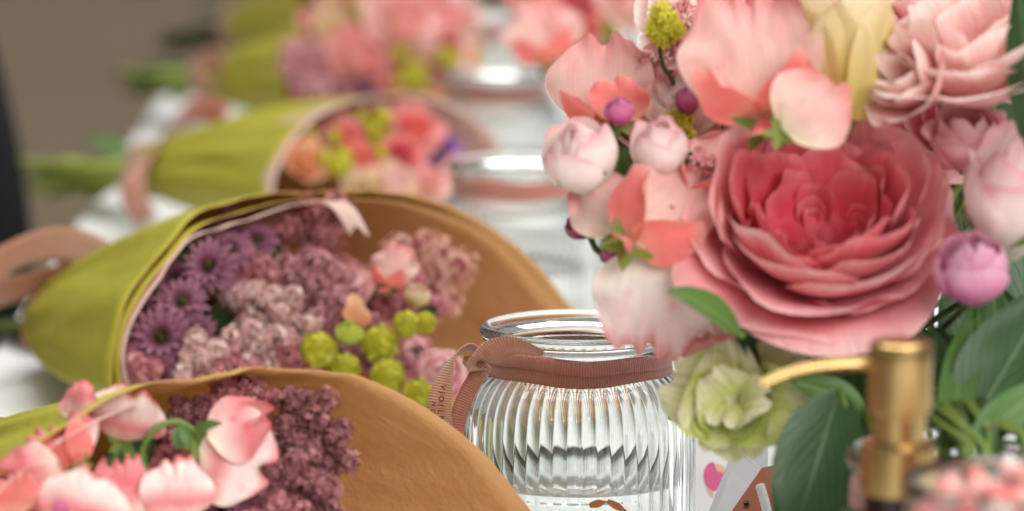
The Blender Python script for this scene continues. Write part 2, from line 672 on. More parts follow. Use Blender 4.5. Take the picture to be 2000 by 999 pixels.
def mer_open(curl, drop, p=.8):
    def g(t):
        r = math.sin(min(t, 1) * PI / 2) ** p if t > 0 else 0
        h = t ** 1.35
        e = max(0, (t - .62) / .38)
        return r + curl * e * e, h - drop * e * e
    return g


def mer_bud(close=.78, lip=0):
    def g(t):
        r = math.sin(PI * (.08 + close * t))
        e = max(0, (t - .8) / .2)
        return r + lip * e * e, t - .1 * lip * e
    return g


def rose(parent, name, M, R, seed, m_out, m_in, layers=None, quarters=4, part=True):
    """a cupped garden rose; every petal is its own mesh. Local +Z is the axis, the base is the origin"""
    r = random.Random(seed)
    root = parent
    if part:
        root = node(name, parent, M.translation)
    layers = layers or [
        (1.20, .52, 5, 2.2, .16, .46, 0), (1.08, .82, 5, 2.0, .12, .16, 0), (1.0, 1.0, 5, 1.9, .06, .05, 0), (.88, 1.06, 5, 1.8, .02, .0, 0),
        (.76, 1.0, 5, 1.7, .0, 0, 1), (.65, .86, 5, 1.6, .0, 0, 1), (.54, .66, 4, 1.7, .0, 0, 1)]
    for li, (rr, hh, n, dp, curl, drop, inner) in enumerate(layers):
        a0 = r.random() * 6
        for k in range(n):
            v, f, uv = cup_petal(R * rr * r.uniform(.95, 1.05), R * hh * r.uniform(.93, 1.05), a0 + 2 * PI * k / n + r.uniform(-.15, .15), dp, mer_open(curl, drop, .8),
                                 r.uniform(.02, .05) * (1.5 if inner else 1), r.random(), 14, 12, .14, .05)
            put('petal', mesh('petal', v, f, m_in if inner else m_out, uv), root, M @ Rz(r.uniform(-.1, .1)) @ Rx(r.uniform(-.07, .07)) @ Ry(r.uniform(-.07, .07)))
    for q in range(quarters):
        a = 2 * PI * q / quarters + r.uniform(-.3, .3)
        for k in range(3):
            rad = R * (.08 + .06 * k)
            off = (math.cos(a) * R * .27, math.sin(a) * R * .27)
            v, f, uv = cup_petal(rad, R * (.30 + .08 * k) * r.uniform(.9, 1.15), a + r.uniform(-.5, .5), 3.0 - .3 * k, mer_open(.0, 0, .5), r.uniform(.05, .12), r.random(), 14, 8, .1, .1, 1.8, off)
            put('petal', mesh('petal', v, f, m_in, uv), root, M)
    return root


def rosebud(parent, name, M, R, H, seed, m_, part=True, open_=0, m_in=None):
    r = random.Random(seed)
    root = node(name, parent, M.translation) if part else parent
    for li in range(3):
        n = 3 if li == 0 else 4
        s = (.62, .84, 1.0)[li]
        for k in range(n):
            v, f, uv = cup_petal(R * s, H * (1.02 - .05 * li) * r.uniform(.94, 1.04), li * .7 + 2 * PI * k / n + r.uniform(-.2, .2), 2.3 if li else 2.6,
                                 mer_bud((.86, .80, .70)[li] - open_ * .12, (0, .05, .16)[li] + open_ * .2), .03, r.random(), 14, 12, .22, .09)
            put('petal', mesh('petal', v, f, (m_in or m_) if li == 0 else m_, uv), root, M)
    for k in range(5):
        a = 2 * PI * k / 5 + r.random()
        me = petal_mesh('sepal', M_calyx, H * .6, R * .5, P_leaf, lambda t: .55, .4, .02, 3, r.random(), 0, 0, 6, 8)
        put('sepal', me, root, M @ T(0, 0, -R * .02) @ Rz(a) @ T(0, R * .18, 0) @ Rx(math.radians(18)))
    return root


def sweet_pea(parent, name, M, size, seed, m_st, m_w, part=True, wings=True, back=.35, calyx=True, spread=.5):
    """local +Y up the standard, +Z the way the flower looks; size = height of the standard"""
    r = random.Random(seed)
    root = node(name, parent, M.translation) if part else parent
    me = petal_mesh('standard_petal', m_st, size * 1.08, size * (.78 + .95 * spread), P_std, lambda t: back * (.9 - 2.2 * t), -.15, .07 if size > .026 else .085, 3.6 if size > .026 else 4.2, r.random(), .26, .09, 36, 24, 0, .075, r.choice((7, 9, 11)))
    put('petal', me, root, M)
    if wings:
        for s in (-1, 1):
            me = petal_mesh('wing_petal', m_w, size * .66, size * .50, P_std, lambda t: .6 * (.7 - t), .6, .06, 3.4, r.random(), .4, 0, 12, 12)
            put('petal', me, root, M @ Rz(s * (-.25 + .1 * r.random())) @ Ry(s * .75) @ Rx(.45 + .2 * r.random()))
        me = petal_mesh('keel_petal', m_w, size * .5, size * .3, P_round, lambda t: 1.1, 1.3, .02, 3, r.random(), .3, 0, 10, 10)
        put('petal', me, root, M @ Rx(.9))
    if calyx:
        for k in range(5):
            me = petal_mesh('sepal', M_calyx, size * .26, size * .13, P_leaf, lambda t: -.3, .5, .02, 3, k, 0, 0, 4, 6)
            put('sepal', me, root, M @ T(0, -size * .06, -size * .05) @ Rz(2 * PI * k / 5) @ Rx(.6))
    return root


def floret_head(parent, name, clumps, n, size, m_, core, seed, axis=None, petals=5, open_=.5, rough=1, core_r=.62):
    """a head of many tiny florets over a few rounded clumps, one mesh; clumps = [(centre, radius)]"""
    r = random.Random(seed)
    v, f, uv, mi = [], [], [], []
    for c, R in clumps:
        # dull core so that the clump is not hollow
        b = len(v)
        for j in range(5):
            for i in range(8):
                th, ph = PI * (j + .5) / 5, 2 * PI * i / 8
                v.append(c + Vector((math.sin(th) * math.cos(ph), math.sin(th) * math.sin(ph), math.cos(th))) * R * core_r)
                uv.append((.0, 0))
        for j in range(4):
            for i in range(8):
                f.append((b + j * 8 + i, b + (j + 1) * 8 + i, b + (j + 1) * 8 + (i + 1) % 8, b + j * 8 + (i + 1) % 8))
                mi.append(1)
        for k in range(n):
            z = 1 - 2 * (k + .5) / n
            a = k * 2.39996 + r.uniform(-.3, .3)
            q = math.sqrt(1 - z * z)
            d = Vector((q * math.cos(a), q * math.sin(a), z))
            lump = .86 + rough * (.3 * noise.noise(d * 2.2 + c * 300) + r.uniform(-.2, .14))
            p = c + d * R * lump
            nn = (d + Vector((r.uniform(-1, 1), r.uniform(-1, 1), r.uniform(-1, 1))) * .45).normalized()
            M = frame(p, nn, Vector((r.uniform(-1, 1), r.uniform(-1, 1), r.uniform(-1, 1))))
            s = size * r.uniform(.7, 1.25)
            rv = min(1, max(0, r.gauss(.45, .28) + .25 * (lump - .86)))
            op = open_ * r.uniform(.4, 1.3)
            cen = len(v)
            v.append(M @ Vector((0, 0, 0)))
            uv.append((rv, 0))
            for e in range(petals):
                a = 2 * PI * e / petals
                ca, sa = math.cos(a), math.sin(a)
                h = s * op
                for (rad, tw, zz, uy) in ((.55, -.42, .55, .5), (1.0, 0, 1.0, 1), (.55, .42, .55, .5)):
                    v.append(M @ Vector((rad * s * math.cos(a + tw), rad * s * math.sin(a + tw), zz * h)))
                    uv.append((rv, uy))
                q0 = cen + 1 + e * 3
                f.append((cen, q0, q0 + 1, q0 + 2))
                mi.append(0)
    o = obj(name, v, f, [m_, core], parent, uv, True, mi)
    o['kind'] = 'stuff'
    return o


def clumps_at(px, py, d, R, n, seed, spread=.8, flat=.6):
    r = random.Random(seed)
    out = []
    for k in range(n + 3):
        a = 2.4 * k + r.uniform(-.5, .5)
        s = spread * math.sqrt((k + .3) / (n + 3)) * r.uniform(.8, 1.15)
        out.append((W(px, py, d) + (RT * math.cos(a) + UP * math.sin(a)) * R * s - FW * R * r.uniform(-.5, .5) * flat + UP * R * .2 * r.random(), R * r.uniform(.3, .52)))
    return out


DAISY = petal_mesh('daisy_petal', M_daisy, .0115, .0046, P_long, lambda t: .25 - .7 * t, .5, .03, 3, 5, .25, 0, 5, 6)
DAISYI = petal_mesh('daisy_petal_inner', M_daisy, .0085, .004, P_long, lambda t: .5 - .5 * t, .6, .03, 3, 8, .25, 0, 5, 6)


def daisy(parent, M, scale, seed):
    r = random.Random(seed)
    root = node('daisy', parent, M.translation)
    for n, me, tilt in ((17, DAISY, .12), (12, DAISYI, .45)):
        for k in range(n):
            put('petal', me, root, M @ Matrix.Scale(scale * r.uniform(.9, 1.08), 4) @ Rz(2 * PI * k / n + r.uniform(-.08, .08)) @ T(0, .0022, 0) @ Rx(tilt + r.uniform(-.12, .12)))
    o = floret_head(root, 'daisy_eye', [(M @ Vector((0, 0, .0006 * scale)), .0034 * scale)], 46, .0009 * scale, M_dcent, M_dcent, seed)
    return root


def viburnum(parent, px, py, d, R, seed, name='viburnum_head'):
    return floret_head(parent, name, [(W(px, py, d), R * .94)], 70, R * .22, M_vib, M_vib, seed, None, 5, .15, .28, .88)


# ------------------------------------------------------------------ ribbon
def ribbon(parent, name, pts, wid, m_, n=48, width=.010, thick=.00035, cup=0, taper=None):
    """pts: centre line (world); wid: width direction at each point"""
    v, uv, f = [], [], []
    P = [cat(pts, k / n) for k in range(n + 1)]
    Wd = [cat(wid, k / n).normalized() for k in range(n + 1)]
    L = 0
    for k in range(n + 1):
        t = (P[min(k + 1, n)] - P[max(k - 1, 0)]).normalized()
        wd = (Wd[k] - t * Wd[k].dot(t)).normalized()
        nn = t.cross(wd)
        if k:
            L += (P[k] - P[k - 1]).length
        wk = width * (cat([(q, 0, 0) for q in taper], k / n).x if taper else 1)
        for s in (-1, 1):
            for e in (-1, -.5, 0, .5, 1):
                v.append(P[k] + wd * wk * .5 * e + nn * (thick * .5 * s + cup * (1 - e * e)))
                uv.append((e * .5 + .5, L * 1000))
    for k in range(n):
        a, b = k * 10, (k + 1) * 10
        for e in range(4):
            f.append((a + e, a + e + 1, b + e + 1, b + e))
            f.append((a + 5 + e + 1, a + 5 + e, b + 5 + e, b + 5 + e + 1))
        f.append((a + 5, a, b, b + 5))
        f.append((a + 4, a + 9, b + 9, b + 4))
    for a in (0, n * 10):
        for e in range(4):
            q = (a + e, a + e + 1, a + 6 + e, a + 5 + e)
            f.append(q if a else q[::-1])
    o = obj(name, v, f, m_, parent, uv)
    return o, P, Wd


# ------------------------------------------------------------------ paper wrap
def wrap(parent, name, neck, nr, rim, mats, seed, bulge=.06, crease=.004, t0=0, t1=1, a0=0, a1=1, thick=.00035, nu=120, nv=26, curl=0):
    """a cone of paper from the tied neck to an uneven rim (closed list of world points)"""
    c = sum((Vector(p) for p in rim), Vector()) / len(rim)
    ax = (c - neck).normalized()
    e1 = ax.cross(Vector((0, 0, 1))).normalized()
    e2 = e1.cross(ax)

    def fn(i, t):
        s = lerp(a0, a1, i)
        p = cat(rim, s % 1.0, True)
        d = p - c
        d -= ax * d.dot(ax)
        a = math.atan2(d.dot(e2), d.dot(e1))
        q = neck + (e1 * math.cos(a) + e2 * math.sin(a)) * nr
        tt = lerp(t0, t1, t)
        o = q.lerp(p, tt)
        rad = (e1 * math.cos(a) + e2 * math.sin(a))
        cr = noise.noise(Vector((math.cos(a) * 2.2 + seed, math.sin(a) * 2.2, tt * .9))) + .35 * (.5 - abs(noise.noise(Vector((math.cos(a) * 4 + seed, math.sin(a) * 4, tt * 1.6)))) * 2) + .5 * noise.noise(Vector((math.cos(a) * 6 + seed, math.sin(a) * 6, tt * 1.2)))
        w_ = math.sin(PI * min(tt, 1)) ** .7 if 0 < tt < 1 else 0
        o = o + rad * (bulge * (p - neck).length * w_ * .5 + crease * cr * (w_ + .35 * tt))
        e = max(0, (tt - .9) / .1)
        o = o + rad * curl * e * e
        o.z = max(o.z, .0012)
        return o
    v, f, uv = grid(fn, nu, nv, closed=(a0 == 0 and a1 == 1))
    o = obj(name, v, f, mats, parent, uv)
    s = o.modifiers.new('sheet', 'SOLIDIFY')
    s.thickness, s.offset = thick, 0
    s.material_offset = 1
    s.material_offset_rim = 0
    return o


def rimpts(l):
    return [W(*p) for p in l]


# ------------------------------------------------------------------ jars
JP = [(0, 0), (.030, 0), (.0385, .0012), (.0430, .005), (.0445, .011), (.0446, .030), (.0446, .052), (.0445, .060), (.0441, .066), (.0430, .072), (.0409, .0768), (.0378, .0808), (.0346, .0838),
      (.0331, .0862), (.0328, .0885), (.0334, .0900), (.0346, .0912), (.0347, .0925), (.0342, .0936), (.0352, .0945), (.0371, .0957), (.0379, .0975), (.0375, .0993), (.0358, .1004), (.0338, .1003), (.0322, .0990),
      (.0311, .0965), (.0303, .0925), (.0300, .0885), (.0306, .0855), (.0332, .0822), (.0368, .0791), (.0398, .0757), (.0416, .0712), (.0424, .0655), (.0426, .059), (.0427, .050), (.0427, .030), (.0425, .012), (.0412, .0078), (.037, .0056), (.020, .0052), (0, .0052)]
RIBS = 52


def jar_mesh(hi):
    pr = refine(JP, 4 if hi else 2)
    zi = max(range(len(pr)), key=lambda k: pr[k][1])

    def rib(k, z, a):
        if k >= zi:
            return 0
        amp = .00040 * sst(.0865, .076, z) * sst(.003, .010, z)
        return amp * (2 * abs(math.sin(RIBS * a / 2)) ** .8 - 1.2)
    v, f, uv = lathe(pr, RIBS * (12 if hi else 6), rib)
    return mesh('jar_body', v, f, M_glass, uv)


JM = {True: jar_mesh(True), False: jar_mesh(False)}


def jar(px, py, d, label, hi=False, water=True, rib_m=None, band=True):
    p = W(px, py, d)
    p.z = .0004
    o = thing('ribbed_glass_jar', label, 'jar', p, 'ribbed glass jars along the table')
    M = T(*p) @ Rz(rnd.random())
    put('jar_body', JM[hi], o, M)
    if water:
        wp = [(0, .0053), (.020, .0053), (.0368, .0057), (.0410, .0079), (.0423, .0122), (.04245, .030), (.04245, .0428), (.0421, .0425), (.0412, .0421), (.040, .0420), (0, .0420)]
        v, f, uv = lathe(wp, 96)
        put('water', mesh('water', v, f, M_water, uv), o, M)
    if band:
        for s, (z0, z1, rr) in enumerate(((.0858, .0880, .0351), (.0908, .0880, .0349))):
            pts, wd = [], []
            for k in range(25):
                a = 2 * PI * k / 24
                zz = z0 + (z1 - z0) * (.5 + .5 * math.sin(a + s)) + .0006 * math.sin(5 * a)
                q = Vector((math.cos(a) * rr, math.sin(a) * rr, zz))
                pts.append(p + q)
                wd.append(Vector((math.cos(a) * -.28, math.sin(a) * -.28, 1)))
            ribbon(o, 'ribbon_band', pts, wd, rib_m or M_rib, 120, .0066 if s == 0 else .0056, .0004, .0003)
    return o, p


J1, J1p = jar(1130, 635, 1.24, 'sharp ribbed glass jar nearest the lens with a rose ribbon knotted at its left', True, True)
J2, J2p = jar(1012, 312, 1.76, 'ribbed glass jar with rose ribbon, second of the row, behind the sharp one')
J3, J3p = jar(972, 137, 2.27, 'blurred ribbed glass jar, third of the row, beside the far pink bouquet')
J4, J4p = jar(966, 32, 2.80, 'blurred ribbed glass jar, farthest of the row at the top of the picture')
JA, JAp = jar(1888, 868, 1.01, 'ribbed glass jar holding the pink flowers behind the gold pump', True, True, None, True)

# the knot, loop and two tails of the near jar's ribbon
k_ = 1.197
pts = [W(1060, 690, k_ - .008), W(1000, 676, k_ - .004), W(958, 690, k_), W(930, 706, k_ + .002), W(926, 716, k_ + .006), W(945, 716, k_ + .008)]
ribbon(J1, 'ribbon_knot', pts, [D(.05, 1, -.2), D(0, 1, .0), D(.3, .8, .5), D(.45, .6, .9), D(.2, .2, 1), D(.2, -.4, 1)], M_ribp, 40, .0098, .0005, .0008, [.22, .7, 1, .95, .8, .6])
pts = [W(948, 700, k_ + .004), W(920, 680, k_ + .003), W(895, 688, k_), W(876, 716, k_ - .001), W(864, 756, k_ - .002), W(858, 800, k_ - .002), W(862, 850, k_ + .002), W(872, 910, k_ + .004), W(884, 980, k_ + .006)]
tail, TP, TW = ribbon(J1, 'ribbon_tail', pts, [D(.3, .2, .9), D(.2, .3, 1), D(.3, .4, 1), D(.55, .35, .8), D(.8, .3, .5), D(.95, .25, .3), D(1, .2, .2), D(1, 0, .2), D(1, 0, .2)], M_ribp, 60, .0092, .0004, .0002)
pts = [W(950, 708, k_ + .006), W(932, 735, k_ + .008), W(912, 770, k_ + .010), W(895, 815, k_ + .012), W(890, 870, k_ + .012), W(892, 930, k_ + .012)]
ribbon(J1, 'ribbon_tail', pts, [D(.8, .2, .5), D(.9, .3, .3), D(1, .4, .2), D(1, .2, .2), D(1, 0, .2), D(1, 0, .3)], M_rib, 40, .0062, .0004)
# printed letters on the hanging tail
def letters(P, Wd, txt, k0, step, off, size):
    for i, ch in enumerate(txt):
        k = k0 + i * step
        if ch == ' ' or k >= len(P) - 1:
            continue
        cu = bpy.data.curves.new('letter', 'FONT')
        cu.body, cu.size, cu.align_x, cu.align_y = ch, size, 'CENTER', 'CENTER'
        tmp = bpy.data.objects.new('letter', cu)
        me = bpy.data.meshes.new_from_object(tmp)
        bpy.data.objects.remove(tmp)
        me.materials.append(M_ink)
        t = (P[k + 1] - P[k]).normalized()
        wd = (Wd[k] - t * Wd[k].dot(t)).normalized()
        nn = t.cross(wd)
        if nn.dot(CAM - P[k]) < 0:
            nn = -nn
        put('letter', me, tail, frame(P[k] + wd * off + nn * .0005, nn, wd))


letters(TP, TW, 'VJOILRA', 30, 2, .0006, .0030)
letters(TP, TW, 'NURER', 36, 2, -.0022, .0024)
# small tan bow on the jar's front
for a, b, wd_, sd in (((1151, 988, 1.193), (1190, 979, 1.1925), .0030, 1), ((1186, 979, 1.1925), (1228, 1002, 1.193), .0028, 2)):
    A, B = W(*a), W(*b)
    me = petal_mesh('bow_loop', M_twine, (B - A).length, wd_, lambda v: max(.25, math.sin(PI * min(1, .1 + .85 * v)) ** .5), lambda t: .2 - .4 * t, .5, .01, 3, sd, .2, 0, 8, 10)
    put('bow_loop', me, J1, frame_y(A, B - A, D(0, .1, 1)))

# ------------------------------------------------------------------ bouquet 2 (lilac daisies), in the middle of the picture
def stems_fan(parent, neck, ends, m_=None, r=.0016):
    for k, e in enumerate(ends):
        stem(parent, [neck + D(.3, 0, 0) * .01, neck.lerp(e, .5) + Vector((0, 0, .004 * math.sin(k))), e], r * (.8 + .3 * (k % 3)), (M_stem, M_stemd)[k % 2] if m_ is None else m_)


neck2 = W(105, 632, 1.70)
B2 = thing('wrapped_bouquet', 'lime paper bouquet of lilac daisies and lime viburnum behind the sharp jar', 'bouquet', Vector((neck2.x, neck2.y, 0)), 'paper-wrapped bouquets along the table')
r2 = [(240, 780, 1.405), (222, 720, 1.405), (232, 640, 1.41), (262, 565, 1.42), (318, 488, 1.43), (385, 422, 1.45), (470, 390, 1.47), (570, 376, 1.49), (690, 374, 1.51), (800, 384, 1.53), (910, 416, 1.555), (1015, 482, 1.575),
      (1112, 592, 1.585), (1185, 700, 1.585), (1150, 780, 1.56), (940, 835, 1.50), (650, 860, 1.45), (400, 850, 1.42)]
wrap(B2, 'paper_sheet', neck2, .018, rimpts(r2), [M_kraft, M_lime], 3, .045, .006)
r2b = [(262, 790, 1.398), (234, 730, 1.398), (240, 655, 1.402), (274, 578, 1.41), (326, 506, 1.42), (388, 446, 1.44), (460, 418, 1.46), (560, 394, 1.485), (700, 390, 1.51), (800, 400, 1.53), (900, 432, 1.553), (1000, 498, 1.572),
       (1092, 604, 1.58), (1160, 700, 1.575), (1125, 772, 1.55), (920, 826, 1.495), (650, 850, 1.445), (410, 842, 1.41)]
wrap(B2, 'paper_sheet', neck2, .016, rimpts(r2b), [M_kraft, M_lime], 9, .04, .003)
r2c = [(282, 800, 1.394), (246, 735, 1.394), (246, 668, 1.397), (272, 605, 1.403), (314, 540, 1.412), (360, 480, 1.425), (396, 456, 1.436), (452, 440, 1.45), (525, 416, 1.468), (590, 400, 1.482), (660, 396, 1.497), (705, 455, 1.49),
       (740, 560, 1.50), (760, 700, 1.50), (700, 800, 1.46), (600, 830, 1.43), (500, 830, 1.41), (400, 825, 1.40)]
wrap(B2, 'tissue_liner', neck2, .014, rimpts(r2c), [M_tissue, M_tissue], 5, .035, .003, .35, 1, -.02, .60, .0004, 90, 16)
# folded-out tissue corner
def fcorner(i, t):
    a, b = W(lerp(628, 668, i), lerp(398, 392, i), lerp(1.478, 1.488, i)), W(lerp(682, 722, i), lerp(462, 448, i), lerp(1.470, 1.476, i))
    p = a.lerp(b, t)
    return p + D(0, .6, .8) * .006 * math.sin(PI * t) + D(0, 1, 0) * .003 * math.sin(5 * i) * t
v, f, uv = grid(fcorner, 14, 10)
o = obj('tissue_corner', v, f, [M_tissue], B2, uv)
o.modifiers.new('sheet', 'SOLIDIFY').thickness = .0004
# daisies at the near left of the opening
for k, (px, py, d, s, n_) in enumerate([(398, 522, 1.415, 1.02, (-.2, .25, 1)), (345, 592, 1.405, .98, (.1, .45, 1)), (305, 660, 1.395, 1.15, (-.05, .2, 1)), (372, 650, 1.405, .85, (.5, .1, 1)), (268, 610, 1.41, .8, (-.5, .3, 1)),
                                        (300, 730, 1.392, .85, (.1, -.2, 1)), (375, 725, 1.40, .8, (.3, -.1, 1)), (450, 580, 1.43, .7, (.4, .4, 1)), (440, 490, 1.44, .85, (.3, .4, .8)), (330, 545, 1.43, .8, (-.3, .6, .8)),
                                        (262, 700, 1.40, .8, (-.4, 0, 1)), (490, 470, 1.46, .8, (.2, .5, .8)), (345, 690, 1.405, .8, (0, .2, 1))]):
    daisy(B2, frame(W(px + 10, py, d + .016), D(*n_), UP), s * .97, k)
# fluffy heads
for nm, px, py, d, R, c, fs, m_, sd in [
        ('limonium_head', 600, 468, 1.50, .0155, 5, .0017, M_limr, 1), ('limonium_head', 640, 520, 1.49, .012, 4, .0017, M_limr, 2), ('limonium_head', 470, 485, 1.50, .012, 4, .0017, M_limm, 3),
        ('limonium_head', 620, 565, 1.455, .0135, 6, .0016, M_limm, 4), ('limonium_head', 660, 610, 1.45, .012, 5, .0016, M_limm, 5), ('limonium_head', 520, 620, 1.43, .0125, 6, .0016, M_limp, 6),
        ('limonium_head', 510, 690, 1.415, .0125, 6, .0016, M_limp, 7), ('limonium_head', 560, 660, 1.425, .010, 5, .0016, M_limp, 8), ('limonium_head', 480, 545, 1.46, .011, 5, .0016, M_limr, 9),
        ('limonium_head', 545, 560, 1.47, .010, 5, .0016, M_limr, 10), ('limonium_head', 395, 705, 1.40, .009, 5, .0016, M_limp, 11), ('limonium_head', 440, 745, 1.40, .011, 5, .0016, M_limr, 12),
        ('limonium_head', 725, 590, 1.48, .012, 5, .0018, M_limr, 13), ('limonium_head', 590, 730, 1.41, .010, 5, .0016, M_limr, 14), ('limonium_head', 280, 745, 1.395, .008, 4, .0016, M_limr, 15),
        ('limonium_head', 760, 700, 1.46, .012, 4, .0018, M_limr, 16), ('limonium_head', 790, 560, 1.51, .013, 5, .0018, M_blush and M_limm, 17), ('limonium_head', 520, 540, 1.50, .012, 4, .0016, M_limd, 18), ('limonium_head', 680, 700, 1.44, .010, 4, .0016, M_limd, 19)]:
    floret_head(B2, nm, clumps_at(px, py, d, R * 1.2, c + 1, sd, .95), 75, fs * 1.1, m_, M_limd, sd)
# viburnum and its round buds
for k, (px, py, R) in enumerate([(622, 684, .0095), (672, 722, .0085), (742, 672, .0098), (758, 736, .0092), (794, 634, .0070), (830, 630, .0058), (818, 770, .0080), (842, 778, .0066)]):
    viburnum(B2, px, py, 1.405 + .004 * (k % 3), R, k)
rosebud(B2, 'viburnum_bud', frame(W(680, 672, 1.398), D(.1, 1, .4), D(0, 0, 1)), .0062, .0095, 3, petal_mat('lime_bud', [(0, S(150, 170, 40)), (1, S(206, 212, 84))], .1))
rosebud(B2, 'cream_bud', frame(W(812, 600, 1.43), D(.2, 1, .3), D(0, 0, 1)), .0055, .010, 4, M_cream)
# sweet peas and peach petals at the back right
sweet_pea(B2, 'sweet_pea', frame(W(760, 560, 1.47), D(-.4, .3, 1), D(.2, 1, 0)), .020, 21, M_pea, M_peac)
M_fpe = floret_mat('pale_peach_florets', [S(196, 120, 104), S(222, 158, 140), S(234, 186, 168), S(242, 210, 196)], .35)
floret_head(B2, 'astilbe_head', clumps_at(835, 545, 1.51, .019, 8, 402, 1.0), 60, .0024, M_fpe, M_limr, 402)
floret_head(B2, 'astilbe_head', clumps_at(800, 600, 1.485, .012, 6, 403, 1.0), 60, .0022, M_limr, M_limr, 403)
sweet_pea(B2, 'sweet_pea', frame(W(700, 590, 1.47), D(.1, .4, 1), D(-.3, 1, 0)), .017, 23, M_pea, M_pea)
sweet_pea(B2, 'sweet_pea', frame(W(850, 760, 1.44), D(.4, 0, 1), D(.6, .8, 0)), .018, 25, M_budpk, M_mag)
sweet_pea(B2, 'sweet_pea', frame(W(700, 640, 1.425), D(.8, .2, .6), D(.3, 1, .2)), .014, 26, M_peach, M_peach, True, False)
for k, (px, py, d, R) in enumerate([(850, 735, 1.45, .010), (800, 700, 1.47, .009)]):
    rosebud(B2, 'pink_bud', frame(W(px, py, d), D(.3, .3, 1), UP), R, R * 1.5, 30 + k, M_budpk)
# dark leaves and stems inside
for k, (a, b) in enumerate([((420, 640, 1.45), (470, 560, 1.44)), ((440, 690, 1.44), (490, 640, 1.42)), ((380, 560, 1.46), (430, 470, 1.46)), ((520, 560, 1.5), (545, 470, 1.49)), ((300, 560, 1.46), (370, 480, 1.45)), ((600, 600, 1.5), (700, 560, 1.5)), ((820, 640, 1.46), (850, 600, 1.44))]):
    leaf(B2, W(*a), W(*b), .010, D(.2, .4, 1), M_leafd, .5, 'leaf', k)
stems_fan(B2, neck2, [W(-120 + 14 * k, 640 + 13 * (k % 4), 1.86 + .01 * k) for k in range(7)])
# deep packing of stems inside the cone
for k in range(16):
    px, py = 300 + 33 * k, 560 + 40 * ((k * 7) % 5)
    stem(B2, [neck2 + Vector((.0, 0, .004)), W(lerp(px, 300, .4), lerp(py, 620, .5), 1.60), W(px, py, 1.50)], .0011, (M_stem, M_stemd)[k % 2])
# ribbon at the neck with bow loops
def ring_ribbon(parent, c, ax, r, m_, width):
    e1 = ax.cross(Vector((0, 0, 1))).normalized()
    e2 = e1.cross(ax)
    pts = [c + (e1 * math.cos(2 * PI * k / 20) + e2 * math.sin(2 * PI * k / 20)) * r for k in range(21)]
    ribbon(parent, 'ribbon_band', pts, [ax] * 21, m_, 80, width, .0004)


ring_ribbon(B2, neck2 + D(1, 0, .2) * .002, D(.5, 0, .86), .0175, M_rib, .014)
P_ = lambda *l: [W(*q) for q in l]
ribbon(B2, 'ribbon_loop', P_((190, 500, 1.67), (130, 478, 1.64), (60, 486, 1.62), (-10, 520, 1.61), (-70, 560, 1.62), (-60, 590, 1.64), (10, 570, 1.665), (90, 548, 1.675), (160, 530, 1.68)),
       [D(.1, .6, .8), D(.15, .8, .6), D(.25, .95, .5), D(.3, .9, .4), D(.2, .9, .4), D(.2, .9, .5), D(.2, .8, .6), D(.2, .7, .7), D(.2, .6, .8)], M_ribp, 60, .019, .0005, .001)
ribbon(B2, 'ribbon_loop', P_((150, 530, 1.655), (120, 510, 1.645), (115, 530, 1.645), (140, 545, 1.65), (165, 535, 1.66)), [D(.3, .3, 1)] * 5, M_ribp, 30, .009, .0005)
ribbon(B2, 'ribbon_tail', P_((140, 540, 1.66), (100, 575, 1.655), (70, 620, 1.66), (58, 680, 1.68)), [D(1, .2, .4), D(1, .4, .4), D(1, .3, .3), D(1, .2, .3)], M_rib, 30, .011, .0005)

# ------------------------------------------------------------------ bouquet 1 (sweet peas and dark limonium), nearest, lower left
neck1 = W(-230, 965, 1.31)
B1 = thing('wrapped_bouquet', 'nearest paper-wrapped bouquet of pink sweet peas and dark mauve limonium', 'bouquet', Vector((neck1.x, neck1.y, 0)), 'paper-wrapped bouquets along the table')
r1 = [(-90, 1020, 1.035), (-10, 935, 1.045), (70, 872, 1.055), (150, 818, 1.065), (240, 776, 1.08), (330, 748, 1.09), (440, 729, 1.10), (560, 720, 1.115), (690, 736, 1.13), (820, 790, 1.145), (925, 872, 1.155), (1032, 995, 1.163),
      (1085, 1090, 1.165), (1050, 1200, 1.155), (850, 1270, 1.12), (500, 1310, 1.08), (150, 1290, 1.045), (-70, 1160, 1.03)]
wrap(B1, 'paper_sheet', neck1, .018, rimpts(r1), [M_kraft, M_lime], 14, -.01, .0055)
r1b = [(-75, 1040, 1.03), (5, 955, 1.04), (85, 890, 1.05), (165, 836, 1.06), (250, 796, 1.075), (340, 772, 1.085), (440, 752, 1.097), (550, 744, 1.112), (670, 758, 1.128), (790, 806, 1.142), (890, 886, 1.152), (985, 1000, 1.160),
       (1035, 1090, 1.16), (1010, 1190, 1.15), (830, 1255, 1.117), (500, 1290, 1.078), (160, 1270, 1.042), (-50, 1150, 1.027)]
wrap(B1, 'tissue_liner', neck1, .016, rimpts(r1b), [M_tissue, M_tissue], 4, -.01, .003, .4, 1, -.05, .25, .0004, 60, 14)
for k, (px, py, d, R, c, n_, m_) in enumerate([
        (605, 812, 1.120, .0105, 6, 120, M_limd), (650, 880, 1.116, .0105, 6, 120, M_limd), (575, 880, 1.110, .011, 6, 120, M_limd), (610, 960, 1.10, .0125, 6, 130, M_limd), (530, 960, 1.10, .011, 5, 120, M_limd),
        (485, 772, 1.128, .0085, 6, 90, M_limr), (440, 768, 1.128, .0075, 5, 90, M_limr), (352, 800, 1.122, .0045, 5, 40, M_limd), (388, 800, 1.122, .0045, 5, 40, M_limd),
        (335, 865, 1.115, .008, 4, 100, M_limd), (340, 900, 1.11, .007, 4, 90, M_limr), (570, 1030, 1.09, .012, 5, 110, M_limr), (655, 990, 1.11, .010, 5, 110, M_limd)]):
    floret_head(B1, 'limonium_head', clumps_at(px - (22 if px > 520 else 0), py + 8, d, R * .98, c, 50 + k, 1.0), int(n_ * .55), .0016, m_, M_limd, 50 + k, None, 5, .7)
